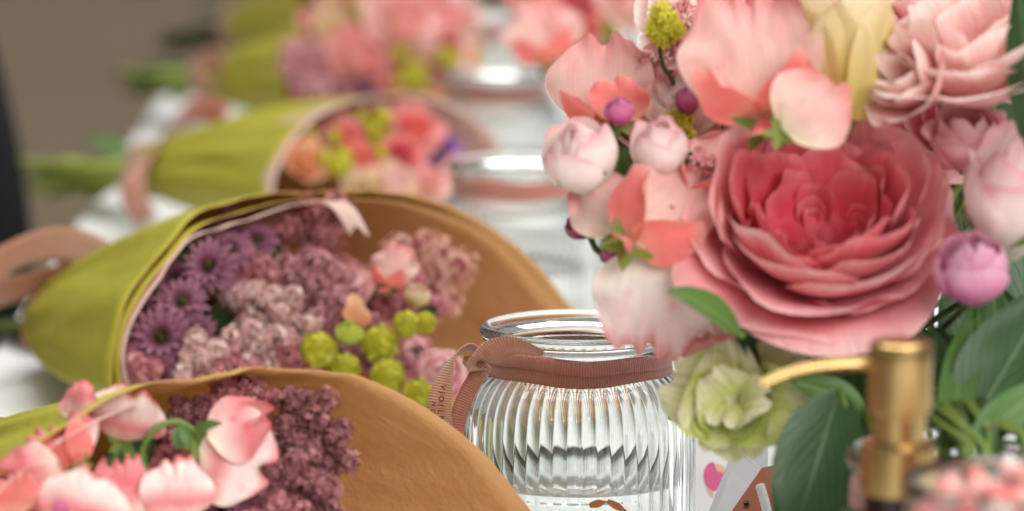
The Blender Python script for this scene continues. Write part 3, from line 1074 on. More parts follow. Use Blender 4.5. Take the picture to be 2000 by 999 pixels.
for k, (px, py, d, s) in enumerate([(440, 1000, 1.105, .9), (485, 1012, 1.10, .85)]):
    daisy(B1, frame(W(px, py, d), D(-.2 + .3 * k, .5, 1), UP), s, 70 + k)
pe = sweet_pea
# top flower: folded petals
pe(B1, 'sweet_pea', frame(W(235, 860, 1.095), D(-.1, -.25, 1), D(.25, 1, .1)), 0.0202, 31, M_pinkp, M_pink, True, False, .8, True, .75)
pe(B1, 'sweet_pea', frame(W(150, 822, 1.082), D(-.6, .2, .8), D(-.1, 1, .1)), 0.0136, 32, M_pink, M_peac, True, False, .5, False, .4)
# left coral ruffled one, looking up
pe(B1, 'sweet_pea', frame(W(150, 905, 1.057), D(-.25, .75, .8), D(-.75, .75, -.4)), 0.0228, 33, M_pink, M_peac, True, True, .5, True, .6)
pe(B1, 'sweet_pea', frame(W(120, 920, 1.052), D(.1, -.5, 1), D(-.9, -.25, .3)), 0.0207, 34, M_pink, M_peac, True, False, .7, False, .5)
# right one
pe(B1, 'sweet_pea', frame(W(392, 868, 1.090), D(.15, .1, 1), D(1, -.35, .1)), 0.0257, 35, M_pinkp, M_peac, True, False, .4, True, .62)
pe(B1, 'sweet_pea', frame(W(405, 850, 1.088), D(-.2, .4, 1), D(1, .45, .3)), 0.0218, 36, M_pink, M_peac, True, False, -.5, False, .32)
# bottom ones
pe(B1, 'sweet_pea', frame(W(150, 1040, 1.042), D(.0, .2, 1), D(.2, 1, .3)), 0.0207, 37, M_pinkp, M_mag, True, True, .5, False, .7)
pe(B1, 'sweet_pea', frame(W(350, 1020, 1.070), D(.1, 0, 1), D(-.05, 1, .2)), 0.0224, 38, M_pinkp, M_peap, True, False, .6, False, .34)
pe(B1, 'sweet_pea', frame(W(30, 1010, 1.037), D(-.3, .4, 1), D(-.2, 1, 0)), 0.0152, 39, M_peac, M_peac, True, False, .4, False, .4)
pe(B1, 'sweet_pea', frame(W(235, 1010, 1.070), D(.3, .1, 1), D(.1, 1, 0)), 0.0218, 40, M_pink, M_pink, True, False, .9, False, .3)
# stem arching over to the right flower, calyces
stem(B1, P_((287, 925, 1.084), (278, 880, 1.084), (300, 840, 1.084), (340, 824, 1.086), (375, 838, 1.088), (392, 862, 1.092)), .0011, M_stem)
stem(B1, P_((240, 990, 1.082), (270, 950, 1.082), (287, 925, 1.084), (300, 1050, 1.082)), .0012, M_stem)
for k, (a, b) in enumerate([((350, 830, 1.086), (372, 876, 1.084)), ((350, 832, 1.086), (345, 880, 1.085)), ((250, 880, 1.082), (215, 905, 1.080)), ((262, 890, 1.080), (290, 925, 1.077)), ((380, 842, 1.088), (432, 826, 1.082)), ((245, 870, 1.082), (262, 910, 1.072))]):
    leaf(B1, W(*a), W(*b), .0042, D(.1, .5, 1), M_leaf, .8, 'leaf', k)
for k in range(14):
    px, py = 120 + 42 * k, 880 + 60 * ((k * 3) % 4)
    stem(B1, [neck1 + Vector((0, 0, .004)), W(lerp(px, 100, .4), lerp(py, 1000, .5), 1.2), W(px, py, 1.13)], .0011, (M_stem, M_stemd)[k % 2])
for k, (a, b) in enumerate([((300, 990, 1.12), (420, 860, 1.12)), ((200, 960, 1.1), (300, 850, 1.11)), ((480, 980, 1.13), (540, 860, 1.13)), ((60, 1000, 1.07), (130, 940, 1.07))]):
    leaf(B1, W(*a), W(*b), .014, D(.2, .4, 1), M_leafd, .5, 'leaf', k)
ring_ribbon(B1, neck1, D(.5, 0, .86), .0195, M_rib, .014)
ribbon(B1, 'ribbon_tail', P_((-150, 850, 1.27), (-60, 830, 1.245), (10, 836, 1.232), (42, 838, 1.228)), [D(.1, .7, .5)] * 4, M_ribp, 30, .009, .0005)

# ------------------------------------------------------------------ bouquets 3, 4, 5, farther along the table
def bloom(parent, name, px, py, d, R, seed, m_out, m_in, n=(.4, .6, 1)):
    """a small round blossom, petals joined: too blurred to tell apart"""
    r = random.Random(seed)
    v, f, uv, mi = [], [], [], []
    for li, (rr, hh, k_n, dp, inner) in enumerate(((1, .6, 5, 1.8, 0), (.82, .8, 5, 1.7, 0), (.6, .9, 5, 1.6, 1), (.36, .9, 4, 1.8, 1))):
        for k in range(k_n):
            a, b, c = cup_petal(R * rr, R * hh, li + 2 * PI * k / k_n, dp, mer_open(.15 - .06 * li, .08), .07, r.random(), 8, 6)
            o0 = len(v)
            v += a
            uv += c
            f += [tuple(i + o0 for i in q) for q in b]
            mi += [inner] * len(b)
    M = frame(W(px, py, d), D(*n), UP)
    o0 = WM[parent.name].translation
    v = [M @ q - o0 for q in v]
    return put(name, mesh(name, v, f, [m_out, m_in], uv, True, mi), parent, Matrix.Translation(o0))


def vib_group(parent, px, py, d, R, n, seed):
    r = random.Random(seed)
    for k in range(n):
        viburnum(parent, px + r.uniform(-1, 1) * R * F / d * 1.2, py + r.uniform(-1, 1) * R * F / d * 1.2, d + r.uniform(-.01, .01), R * r.uniform(.7, 1), seed * 10 + k)


neck3 = W(300, 332, 2.2)
B3 = thing('wrapped_bouquet', 'lime paper bouquet of coral and orange blooms beside the second jar', 'bouquet', Vector((neck3.x, neck3.y, 0)), 'paper-wrapped bouquets along the table')
r3 = [(545, 440, 1.915), (522, 380, 1.915), (540, 310, 1.925), (590, 240, 1.94), (660, 205, 1.96), (740, 190, 1.985), (820, 192, 2.01), (900, 226, 2.04), (965, 290, 2.06), (985, 380, 2.055), (900, 450, 2.01), (740, 480, 1.96), (620, 475, 1.925)]
wrap(B3, 'paper_sheet', neck3, .018, rimpts(r3), [M_kraft, M_lime], 23, .01, .005)
r3b = [(556, 445, 1.907), (532, 380, 1.907), (550, 312, 1.917), (599, 244, 1.932), (664, 206, 1.952), (742, 187, 1.976), (824, 187, 2.002), (908, 220, 2.031), (974, 286, 2.051), (980, 380, 2.047), (895, 445, 2.0), (740, 474, 1.95), (628, 468, 1.915)]
wrap(B3, 'tissue_liner', neck3, .016, rimpts(r3b), [M_tissue, M_tissue], 2, .01, .002, .80, 1, 0, 1, .0012, 90, 10)
for k, (px, py, d, R, mo, mi_) in enumerate([(596, 322, 1.93, .017, M_peach, M_peach), (672, 285, 1.96, .018, M_pea, M_peac), (700, 320, 1.95, .014, M_peac, M_peac), (800, 268, 1.98, .022, M_pea, M_peac), (780, 310, 1.96, .015, M_peac, M_rose_i),
                                             (852, 302, 1.99, .016, M_violet, M_violet), (760, 372, 1.93, .018, M_cream, M_peap), (830, 372, 1.94, .016, M_peap, M_pea), (705, 380, 1.93, .016, M_cream, M_cream), (640, 285, 1.97, .012, M_pea, M_peac), (735, 235, 2.0, .012, M_blush, M_rose_i), (890, 340, 1.98, .012, M_peap, M_blush)]):
    bloom(B3, 'blossom', px, py, d, R * .8, k, mo, mi_)
for k, (px, py, d, n) in enumerate([(655, 335, 1.925, 6), (730, 250, 1.965, 5), (790, 345, 1.935, 2), (628, 270, 1.95, 2), (725, 275, 1.96, 3)]):
    vib_group(B3, px, py, d, .0075, n, 90 + k)
for k, (a, b) in enumerate([((640, 400, 2.0), (620, 350, 1.95)), ((700, 330, 2.0), (690, 300, 1.96)), ((860, 330, 2.02), (880, 270, 2.01))]):
    leaf(B3, W(*a), W(*b), .02, D(.2, .4, 1), M_leafd, .5, 'leaf', k)
stems_fan(B3, neck3, [W(45 + 17 * k, 318 + 16 * ((k * 3) % 5), 2.33 + .008 * (k % 4)) for k in range(11)], M_stemp, .0036)
for k, (a, b) in enumerate([((230, 330, 2.28), (50, 335, 2.33)), ((250, 310, 2.25), (170, 262, 2.28)), ((230, 360, 2.28), (100, 372, 2.3)), ((260, 350, 2.26), (150, 325, 2.3))]):
    leaf(B3, W(*a), W(*b), .018, D(.1, .8, .5), M_leaf, .4, 'leaf', 40 + k)
ring_ribbon(B3, neck3, D(.5, 0, .86), .0195, M_ribp, .016)
ribbon(B3, 'ribbon_loop', P_((300, 300, 2.16), (335, 250, 2.17), (380, 215, 2.19), (430, 225, 2.2), (420, 262, 2.19), (360, 285, 2.17)), [D(.3, .5, 1), D(.4, .7, .6), D(.2, .9, .4), D(.4, .8, .4), D(.4, .7, .5), D(.3, .4, 1)], M_rib, 50, .018, .0005)
ribbon(B3, 'ribbon_tail', P_((310, 290, 2.155), (275, 315, 2.14), (258, 355, 2.13), (266, 400, 2.13), (290, 432, 2.13)), [D(1, .4, .4), D(1, .5, .5), D(1, .3, .4), D(1, 0, .4), D(1, -.2, .4)], M_ribp, 40, .019, .0005)

neck4 = W(425, 158, 2.72)
B4 = thing('wrapped_bouquet', 'blurred lime paper bouquet of pink roses and lilac beside the third jar', 'bouquet', Vector((neck4.x, neck4.y, 0)), 'paper-wrapped bouquets along the table')
r4 = [(590, 260, 2.455), (560, 200, 2.455), (562, 130, 2.465), (600, 60, 2.48), (660, 10, 2.50), (740, -10, 2.53), (820, -10, 2.56), (890, 20, 2.59), (935, 90, 2.60), (935, 180, 2.59), (880, 250, 2.55), (780, 285, 2.51), (670, 290, 2.475)]
wrap(B4, 'paper_sheet', neck4, .018, rimpts(r4), [M_kraft, M_lime], 33, -.02, .006)
for k, (px, py, d, R, mo, mi_) in enumerate([(690, 125, 2.45, .030, M_pea, M_pea), (775, 62, 2.47, .036, M_peap, M_pea), (840, 45, 2.50, .024, M_pea, M_peac), (650, 70, 2.49, .022, M_cream, M_cream), (615, 60, 2.50, .018, M_pea, M_peac), (730, 25, 2.52, .022, M_cream, M_peap),
                                             (870, 100, 2.50, .020, M_blush, M_rose_i), (710, 178, 2.44, .012, M_violet, M_violet), (750, 160, 2.45, .018, M_peac, M_pea), (860, 150, 2.48, .022, M_blush, M_limm and M_blush), (900, 165, 2.49, .020, M_pea, M_peach), (890, 40, 2.54, .022, M_blush, M_blush)]):
    bloom(B4, 'blossom', px, py, d, R * .8, 40 + k, mo, mi_)
for k, (px, py, d, n) in enumerate([(795, 120, 2.45, 6), (800, 160, 2.45, 4), (868, 105, 2.46, 3), (680, 45, 2.5, 3)]):
    vib_group(B4, px, py, d, .009, n, 120 + k)
for k, (px, py, d, R, m_) in enumerate([(605, 140, 2.45, .024, M_limm), (625, 180, 2.44, .022, M_limm), (660, 195, 2.44, .02, M_limd), (690, 190, 2.45, .016, M_limm)]):
    floret_head(B4, 'limonium_head', clumps_at(px, py, d, R, 4, 140 + k), 60, .004, m_, M_limd, 140 + k)
stems_fan(B4, neck4, [W(235 + 14 * k, 140 + 12 * ((k * 3) % 5), 2.88 + .01 * (k % 4)) for k in range(11)], M_stemp, .0042)
for k, (a, b) in enumerate([((390, 150, 2.8), (230, 140, 2.9)), ((390, 165, 2.8), (260, 172, 2.86))]):
    leaf(B4, W(*a), W(*b), .03, D(.1, .8, .5), M_leafd, .4, 'leaf', 60 + k)
ring_ribbon(B4, neck4, D(.5, 0, .86), .020, M_ribp, .02)
ribbon(B4, 'ribbon_loop', P_((420, 170, 2.66), (385, 150, 2.65), (385, 115, 2.65), (415, 108, 2.66), (430, 140, 2.66)), [D(.3, .3, 1), D(.6, .3, .8), D(.6, .5, .6), D(.6, .5, .6), D(.3, .3, 1)], M_ribp, 40, .02, .0006)

neck5 = W(470, 50, 3.28)
B5 = thing('wrapped_bouquet', 'farthest blurred paper bouquet, its dark stems showing at the top edge', 'bouquet', Vector((neck5.x, neck5.y, 0)), 'paper-wrapped bouquets along the table')
r5 = [(610, 110, 3.0), (585, 60, 3.0), (590, 0, 3.01), (630, -60, 3.03), (700, -90, 3.06), (780, -90, 3.09), (850, -60, 3.12), (890, 10, 3.13), (870, 90, 3.10), (780, 135, 3.05), (680, 140, 3.02)]
wrap(B5, 'paper_sheet', neck5, .020, rimpts(r5), [M_kraft, M_lime], 43, -.02, .006)
for k, (px, py, R, mo, mi_) in enumerate([(680, 20, .034, M_cream, M_pea), (760, -10, .034, M_peap, M_blush), (830, 20, .03, M_blush, M_pea), (740, 60, .03, M_blush, M_limr and M_blush), (860, -20, .03, M_blush, M_blush)]):
    bloom(B5, 'blossom', px, py, 2.99, R * .85, 60 + k, mo, mi_)
stems_fan(B5, neck5, [W(318 + 13 * k, 70 + 8 * ((k * 3) % 5), 3.42 + .01 * (k % 4)) for k in range(10)], M_stemd, .004)
for k, (a, b) in enumerate([((440, 60, 3.35), (310, 82, 3.45)), ((450, 40, 3.3), (380, 18, 3.4))]):
    leaf(B5, W(*a), W(*b), .04, D(.1, .8, .5), M_leafd, .4, 'leaf', 80 + k)
ring_ribbon(B5, neck5, D(.5, 0, .86), .022, M_ribp, .02)

# ------------------------------------------------------------------ flowers standing in the right jar
VB = JAp + Vector((0, 0, .02))           # where their stems meet in the water


def flower_thing(name, label, category, p, group='flowers standing in the right jar'):
    return thing(name, label, category, p, group)


def to_vase(o, p, n, k=0, r=.0013):
    e = VB + Vector((.012 * math.sin(k * 2.1), .012 * math.cos(k * 1.7), 0))
    rim_pt = JAp + FW * .020 + RT * .014 * math.sin(k * 2.1)
    rim_pt.z = .103
    mid = W(1760 + 60 * math.sin(k * 1.9), 690, 1.135 + .02 * math.cos(k * 1.3))
    q = W(1000, 500, 1.0)
    back = p - n * .014
    dp = (back - CAM).dot(FW)
    back = back + FW * max(0, 1.13 - dp)
    stem(o, [p - n * .001, back, back.lerp(mid, .5) + FW * .012, mid, mid.lerp(rim_pt, .55), rim_pt, rim_pt.lerp(e, .6), e], r, (M_stem, M_stemd)[k % 2])


# the big rose
ax = D(-.02, .66, .75)
p = W(1598, 502, 1.100)
RO = flower_thing('garden_rose', 'large open coral pink garden rose facing the lens, right of centre', 'rose', p)
rose(RO, 'rose', frame(p, ax, D(.0, 1, -.7)), .0372, 5, M_rose_o, M_rose_i, part=False)
to_vase(RO, p, ax, 1, .0022)
for k in range(5):
    me = petal_mesh('sepal', M_leaf, .022, .008, P_leaf, lambda t: -.6, .4, .02, 3, k, 0, 0, 6, 8)
    put('sepal', me, RO, frame(p, ax, UP) @ Rz(2 * PI * k / 5) @ Rx(.5))


def pea_thing(label, px, py, d, n, up, size, seed, m1, m2, k, **kw):
    p = W(px, py, d)
    o = flower_thing('sweet_pea_flower', label, 'sweet pea', p)
    sweet_pea(o, 'sweet_pea', frame(p, D(*n), D(*up)), size, seed, m1, m2, False, **kw)
    to_vase(o, p, D(*n), k, .0009)
    return o


def bud_thing(label, px, py, d, n, R, H, seed, m_, k, name='rosebud', cate='rosebud', **kw):
    p = W(px, py, d)
    o = flower_thing(name, label, cate, p)
    rosebud(o, name, frame(p, D(*n), UP), R, H, seed, m_, False, **kw)
    to_vase(o, p, D(*n), k, .0011)
    return o


pea_thing('big pale salmon sweet pea with coral wings above the open rose', 1490, 225, 1.075, (-.25, .1, 1), (-.16, 1, -.1), .044, 51, M_pea, M_peac, 2, back=.4, spread=.36)
pea_thing('coral sweet pea petal spread just above the open rose', 1530, 255, 1.055, (-.1, .2, 1), (.75, .62, .1), .025, 52, M_pea, M_peac, 3, wings=False, back=.5, spread=.45)
pea_thing('coral sweet pea at the upper left of the bunch before the white cup', 1178, 240, 1.14, (-.3, .1, 1), (-.1, 1, .1), .031, 53, M_pea, M_peac, 4, spread=.55)
pea_thing('orange coral sweet pea just above the round magenta bud', 1215, 240, 1.12, (.2, .4, 1), (.1, .8, .6), .018, 54, M_peac, M_peac, 5, wings=False, spread=.5)
pea_thing('long salmon sweet pea with coral wings hanging left of the open rose', 1235, 470, 1.085, (.1, .35, 1), (.75, .72, .1), .040, 55, M_pea, M_peac, 6, back=.4, spread=-.02)
pea_thing('pale salmon sweet pea hanging in front of the sharp jar', 1290, 470, 1.09, (-.2, -.05, 1), (-.12, -1, .1), .040, 56, M_peap, M_pea, 7, wings=False, back=.5, spread=.30)
pea_thing('deep salmon sweet pea tucked under the left side of the open rose', 1345, 480, 1.10, (-.1, .1, 1), (.25, -1, .1), .031, 57, M_blush, M_peac, 8, wings=False, back=.3, spread=.35)
pea_thing('salmon sweet pea folded below the pale left rosebud', 1205, 455, 1.10, (-.4, .2, 1), (-.6, .8, .3), .025, 58, M_pea, M_peac, 9, wings=False, spread=.22)
pea_thing('pale pink sweet pea beside the white cup', 1318, 262, 1.13, (-.1, .2, 1), (.2, 1, .1), .022, 59, M_peap, M_blush, 10, spread=.55)
pea_thing('pink sweet pea behind the big salmon one at the top edge', 1350, 130, 1.14, (.0, .2, 1), (.15, 1, .1), .026, 60, M_blush, M_pea, 11, spread=.6)
pea_thing('blush sweet pea at the top edge between lime buds', 1345, 20, 1.16, (.0, .2, 1), (-.1, 1, .1), .022, 61, M_peap, M_blush, 12, spread=.6)

pea_thing('ruffled salmon sweet pea pressed against the upper left of the open rose', 1345, 400, 1.10, (-.2, .3, 1), (.55, .8, .1), .031, 62, M_pea, M_peac, 51, spread=.2, back=.5)
pea_thing('ruffled peach sweet pea between the hanging pale one and the open rose', 1385, 500, 1.105, (-.3, .1, 1), (-.2, -.9, .2), .029, 63, M_pea, M_peac, 52, wings=False, spread=.4, back=.6, calyx=False)
pea_thing('ruffled blush sweet pea behind the leftmost rosebud', 1225, 330, 1.16, (-.2, .2, 1), (-.1, 1, .1), .024, 64, M_blush, M_pea, 53, spread=.5, back=.5)
bud_thing('pale pink round rosebud, leftmost of the bunch', 1155, 372, 1.11, (-.28, .85, .55), .0128, .027, 71, M_bud, 13)
bud_thing('small pale rosebud left of the big salmon sweet pea', 1300, 345, 1.10, (-.2, .9, .5), .0095, .021, 72, M_bud, 14)
bud_thing('large blush rosebud at the right edge beside the open rose', 1962, 500, 1.075, (.05, .85, .5), .0165, .042, 73, M_bud, 15, open_=.4)
bud_thing('pink opening rosebud tucked between open rose and right edge', 1895, 330, 1.095, (-.15, .8, .6), .0125, .023, 74, M_budpk, 16, open_=.8)
bud_thing('round magenta pink bud below the blush rosebud at the right', 1893, 588, 1.055, (-.05, .8, .6), .0118, .024, 75, petal_mat('bright_pink_bud', [(0, S(190, 84, 140)), (.5, S(216, 120, 168)), (1, S(238, 186, 206))], .2), 17, 'flower_bud', 'bud')
bud_thing('small round magenta bud near the pale left rosebud', 1212, 245, 1.105, (-.1, .9, .5), .0052, .010, 76, M_mag, 18, 'flower_bud', 'bud')
bud_thing('dark magenta bud over the second jar, below the left rosebud', 1150, 462, 1.12, (-.7, .7, .3), .0048, .010, 77, petal_mat('dark_magenta_bud', [(0, S(120, 30, 66)), (.5, S(150, 44, 84)), (1, S(204, 120, 140))], .2), 19, 'flower_bud', 'bud')
bud_thing('little magenta bud above the small pale rosebud', 1345, 225, 1.12, (-.1, .9, .3), .0042, .010, 78, M_mag, 20, 'flower_bud', 'bud')
bud_thing('tiny mauve bud beside the leaning pale sweet pea', 1200, 520, 1.11, (-.3, .9, .3), .0036, .008, 79, M_mag, 21, 'flower_bud', 'bud')

# ruffled blush flower, upper right
p = W(1935, 190, 1.09)
ax = D(-.25, .85, .5)
RU = flower_thing('ruffled_flower', 'large ruffled blush flower at the upper right corner', 'flower', p)
rr_ = random.Random(8)
for li, (rr, hh, n_, dp, curl, drop) in enumerate(((1, .85, 6, 1.8, .3, .15), (.85, 1.05, 6, 1.7, .2, .05), (.62, 1.15, 6, 1.6, .1, 0), (.4, 1.15, 5, 1.6, 0, 0))):
    for k in range(n_):
        v, f, uv = cup_petal(.031 * rr, .030 * hh, li * .5 + 2 * PI * k / n_ + rr_.uniform(-.2, .2), dp, mer_open(curl, drop, .9), .05, rr_.random(), 18, 12, .12, .05, 2.0)
        put('petal', mesh('petal', v, f, M_blush, uv), RU, frame(p, ax, UP))
to_vase(RU, p, ax, 22, .0016)
p = W(1822, 180, 1.075)
ax = D(-.75, .35, .55)
RV = flower_thing('ruffled_flower', 'curled blush flower resting on top of the open rose', 'flower', p)
for li, (rr, hh, n_, dp, curl, drop) in enumerate(((1, .9, 5, 1.9, .2, .1), (.7, 1.05, 5, 1.7, .1, 0), (.4, 1.1, 4, 1.7, 0, 0))):
    for k in range(n_):
        v, f, uv = cup_petal(.0155 * rr, .019 * hh, li * .5 + 2 * PI * k / n_ + rr_.uniform(-.2, .2), dp, mer_open(curl, drop, .9), .04, rr_.random(), 14, 10, .12, .05, 1.8)
        put('petal', mesh('petal', v, f, M_blush, uv), RV, frame(p, ax, UP))
to_vase(RV, p, ax, 23, .0014)

def ruffled(label, px, py, d, ax, R, m_, seed, k, H=1.0):
    p = W(px, py, d)
    o = flower_thing('ruffled_flower', label, 'flower', p)
    r = random.Random(seed)
    for li, (rr, hh, n_, dp, curl, drop) in enumerate(((1, .7, 5, 1.9, .25, .15), (.8, .9, 5, 1.8, .15, .05), (.55, 1.0, 5, 1.6, .05, 0), (.32, 1.0, 4, 1.7, 0, 0))):
        for j in range(n_):
            v, f, uv = cup_petal(R * rr, R * hh * H, li * .5 + 2 * PI * j / n_ + r.uniform(-.2, .2), dp, mer_open(curl, drop, .9), .05, r.random(), 14, 10, .12, .05, 2)
            put('petal', mesh('petal', v, f, m_, uv), o, frame(p, D(*ax), UP))
    to_vase(o, p, D(*ax), k, .0013)
    return o


ruffled('blush flower half hidden behind the big salmon sweet pea', 1400, 60, 1.16, (-.2, .6, .8), .024, M_blush, 401, 40)
ruffled('pale flower behind the small pale rosebud', 1330, 250, 1.16, (-.3, .4, 1), .021, M_peap, 402, 41)
ruffled('blush flower at the top edge beside the cream trumpet', 1780, 50, 1.15, (-.1, .6, .8), .022, M_blush, 403, 42)
ruffled('pink flower behind the long salmon sweet pea', 1400, 450, 1.15, (-.3, .3, 1), .024, M_budpk, 404, 43)
ruffled('pink flower between open rose and blush rosebud', 1850, 260, 1.15, (.0, .4, 1), .020, M_budpk, 405, 44)
ruffled('pink flower filling the gap behind the top of the open rose', 1640, 250, 1.17, (.1, .5, .9), .022, M_budpk, 407, 46)
ruffled('blush flower behind the coral petal above the open rose', 1560, 230, 1.18, (-.1, .5, .9), .024, M_blush, 408, 47)
ruffled('blush flower behind the upper right ruffled one', 1990, 250, 1.17, (-.2, .4, 1), .022, M_blush, 409, 48)
ruffled('pale flower between white cup and big salmon sweet pea', 1345, 190, 1.145, (-.2, .3, 1), .017, M_peap, 410, 49)
ruffled('salmon flower under the long sweet pea left of the open rose', 1370, 560, 1.13, (-.2, .0, 1), .022, M_pea, 411, 50)
ruffled('blush flower behind the pale rosebud at the left of the bunch', 1250, 330, 1.18, (-.4, .4, 1), .019, M_blush, 406, 45)

# cream trumpet
p = W(1660, 235, 1.082)
ax = D(-.05, 1, .12)
CR = flower_thing('cream_lily', 'creamy yellow trumpet flower opening upwards behind the open rose', 'lily', p)
for k in range(6):
    me = petal_mesh('petal', M_cream, .056, .036, P_long, lambda t: -.9 * max(0, t - .55), .9, .03, 3, 80 + k, .35, 0, 12, 14)
    put('petal', me, CR, frame(p, ax, D(0, 0, 1)) @ Rz(2 * PI * k / 6 + .3) @ T(0, .003, 0) @ Rx(math.radians(72)))
for k in range(5):
    a = 2 * PI * k / 5
    stem(CR, [p, p + ax * .02 + (RT * math.cos(a) - FW * math.sin(a)) * .004, p + ax * .036 + (RT * math.cos(a) - FW * math.sin(a)) * .008], .0007, M_calyx, 'stamen')
to_vase(CR, p, ax, 24, .0018)

# parrot tulip
p = W(1450, 795, 1.10)
ax = D(-.30, .18, .9)
PT = flower_thing('parrot_tulip', 'pale green and cream parrot tulip in front of the sharp jar', 'tulip', p)
for k, (a, L, wd_, tl, sd) in enumerate([(.1, .026, .030, .55, 1), (1.35, .027, .034, .25, 2), (2.4, .024, .030, .5, 3), (3.4, .023, .032, .35, 4), (4.5, .029, .032, .15, 5), (5.4, .030, .026, .1, 6),
                                         (.7, .024, .030, .95, 7), (2.9, .022, .028, 1.0, 9), (4.8, .025, .028, .8, 10), (1.8, .015, .018, 1.3, 12)]):
    me = petal_mesh('petal', M_tulip, L * 1.1, wd_ * 1.1, P_round, lambda t: 1.9 * (.42 - t), .95, .085, 3.0, 90 + sd, .3, .06, 24, 20, 0, .05, 7)
    put('petal', me, PT, frame(p, ax, UP) @ Rz(a) @ T(0, .001, 0) @ Rx(tl + .22))
to_vase(PT, p, ax, 25, .0018)

# small pink sprays and lime buds in the bunch
def spray(label, px, py, d, R, n, size, m_, k, petals=5, name='flower_spray', cate='spray'):
    p = W(px, py, d)
    o = flower_thing(name, label, cate, p)
    floret_head(o, 'florets', clumps_at(px, py, d, R, 4, 200 + k), n, size, m_, M_leafd if name != 'lime_bud_spray' else M_vib, 200 + k, None, petals, .5)
    to_vase(o, p, D(0, .9, .4), k, .0008)
    return o


M_pinkf = floret_mat('pink_wax_flower', [S(190, 96, 110), S(224, 140, 146), S(240, 184, 182), S(246, 216, 210)])
spray('fluffy pink spray between the long salmon sweet pea and the open rose', 1375, 370, 1.10, .012, 40, .0032, M_pinkf, 26)
spray('fluffy pink spray at the top edge beside a lime bud', 1330, 70, 1.14, .009, 30, .0030, M_pinkf, 27)
spray('small pink spray just right of the white cup', 1275, 140, 1.14, .006, 30, .0024, M_pinkf, 28)
for k, (lb, px, py, R) in enumerate([('lime bud spray at the top edge right of the white cup', 1298, 55, .0062), ('lime bud spray beside the small pale rosebud', 1328, 258, .0058), ('tiny lime bud spray at the top edge above the pink sweet pea', 1405, 38, .004)]):
    spray(lb, px, py, 1.12, R, 24, .0026, M_vib, 29 + k, 5, 'lime_bud_spray', 'buds')

# leaves in the bunch, each its own stalk
def leaf_thing(label, base, tipp, width, face, m_, droop, seed, k):
    b = W(*base)
    o = flower_thing('green_leaf', label, 'leaf', b)
    leaf(o, b, W(*tipp), width, D(*face), m_, droop, 'blade', seed)
    rim_pt = Vector((JAp.x + .024 * math.sin(k * 2.1), JAp.y + .024 * math.cos(k * 1.7), .100))
    if b.z > .125:
        pts = [b, b + FW * .03 + RT * .004, W(1700, 700, 1.14), rim_pt, VB]
    else:
        pts = [b, b.lerp(VB, .5), VB]
    stem(o, pts, .0011, M_stem, 'stalk')
    return o


leaf_thing('bright green leaf under the left of the open rose', (1450, 655, 1.058), (1310, 565, 1.045), .016, (.4, .7, .6), M_leaf, .5, 1, 1)
leaf_thing('dark leaf tip between open rose and parrot tulip', (1530, 700, 1.10), (1420, 610, 1.08), .022, (.2, .3, 1), M_leafd, .4, 2, 2)
leaf_thing('broad dark green leaf hanging left of the gold pump', (1640, 760, 1.07), (1540, 1080, 1.05), .028, (-.2, .3, 1), M_leafd, .3, 3, 3)
leaf_thing('dark leaf filling the space under the open rose above the tulip', (1660, 740, 1.13), (1480, 640, 1.125), .034, (.1, .4, 1), M_leafd, .3, 14, 14)
leaf_thing('green leaf between the two pale rosebuds at the left of the bunch', (1270, 440, 1.125), (1215, 290, 1.12), .016, (-.2, .3, 1), M_leaf, .4, 15, 15)
leaf_thing('dark leaf below the small pale rosebud', (1310, 430, 1.14), (1265, 320, 1.135), .018, (.2, .3, 1), M_leafd, .4, 16, 16)
leaf_thing('dark leaf reaching left behind the pump nozzle', (1690, 800, 1.08), (1545, 740, 1.075), .013, (0, .6, .8), M_leaf, .3, 4, 4)
leaf_thing('broad leaf fanning out to the right edge above the candy glass', (1880, 860, 1.05), (2060, 560, 1.07), .030, (-.3, .2, 1), M_leafd, .3, 5, 5)
leaf_thing('narrow leaf rising right of the gold pump', (1850, 870, 1.04), (1905, 600, 1.08), .013, (-.2, .1, 1), M_leaf, .3, 6, 6)
leaf_thing('leaf leaning low to the right edge over the candy glass', (1900, 870, 1.03), (2060, 740, 1.04), .014, (-.1, .6, .8), M_leaf, .4, 7, 7)
leaf_thing('dark leaf behind the gold pump, under the open rose', (1830, 850, 1.09), (1830, 640, 1.10), .024, (.1, .1, 1), M_leafd, .3, 8, 8)
leaf_thing('long dark leaf at the upper right corner', (2030, 330, 1.06), (1985, -60, 1.05), .014, (-.6, .1, .8), M_leafd, .2, 9, 9)
leaf_thing('dark leaf behind the blush flower at the right', (2010, 330, 1.14), (1900, 190, 1.13), .022, (-.2, .2, 1), M_leafd, .3, 10, 10)
leaf_thing('leaf behind the left rosebuds of the bunch', (1290, 480, 1.13), (1195, 330, 1.13), .014, (-.1, .3, 1), M_leaf, .4, 11, 11)
leaf_thing('dark leaf deep behind the stems at the right', (1960, 880, 1.09), (1940, 560, 1.12), .034, (-.1, .1, 1), M_leafd, .2, 12, 12)
leaf_thing('dark leaf filling the gap behind the broad hanging leaf', (1700, 820, 1.10), (1600, 1000, 1.09), .026, (.1, .2, 1), M_leafd, .2, 13, 13)

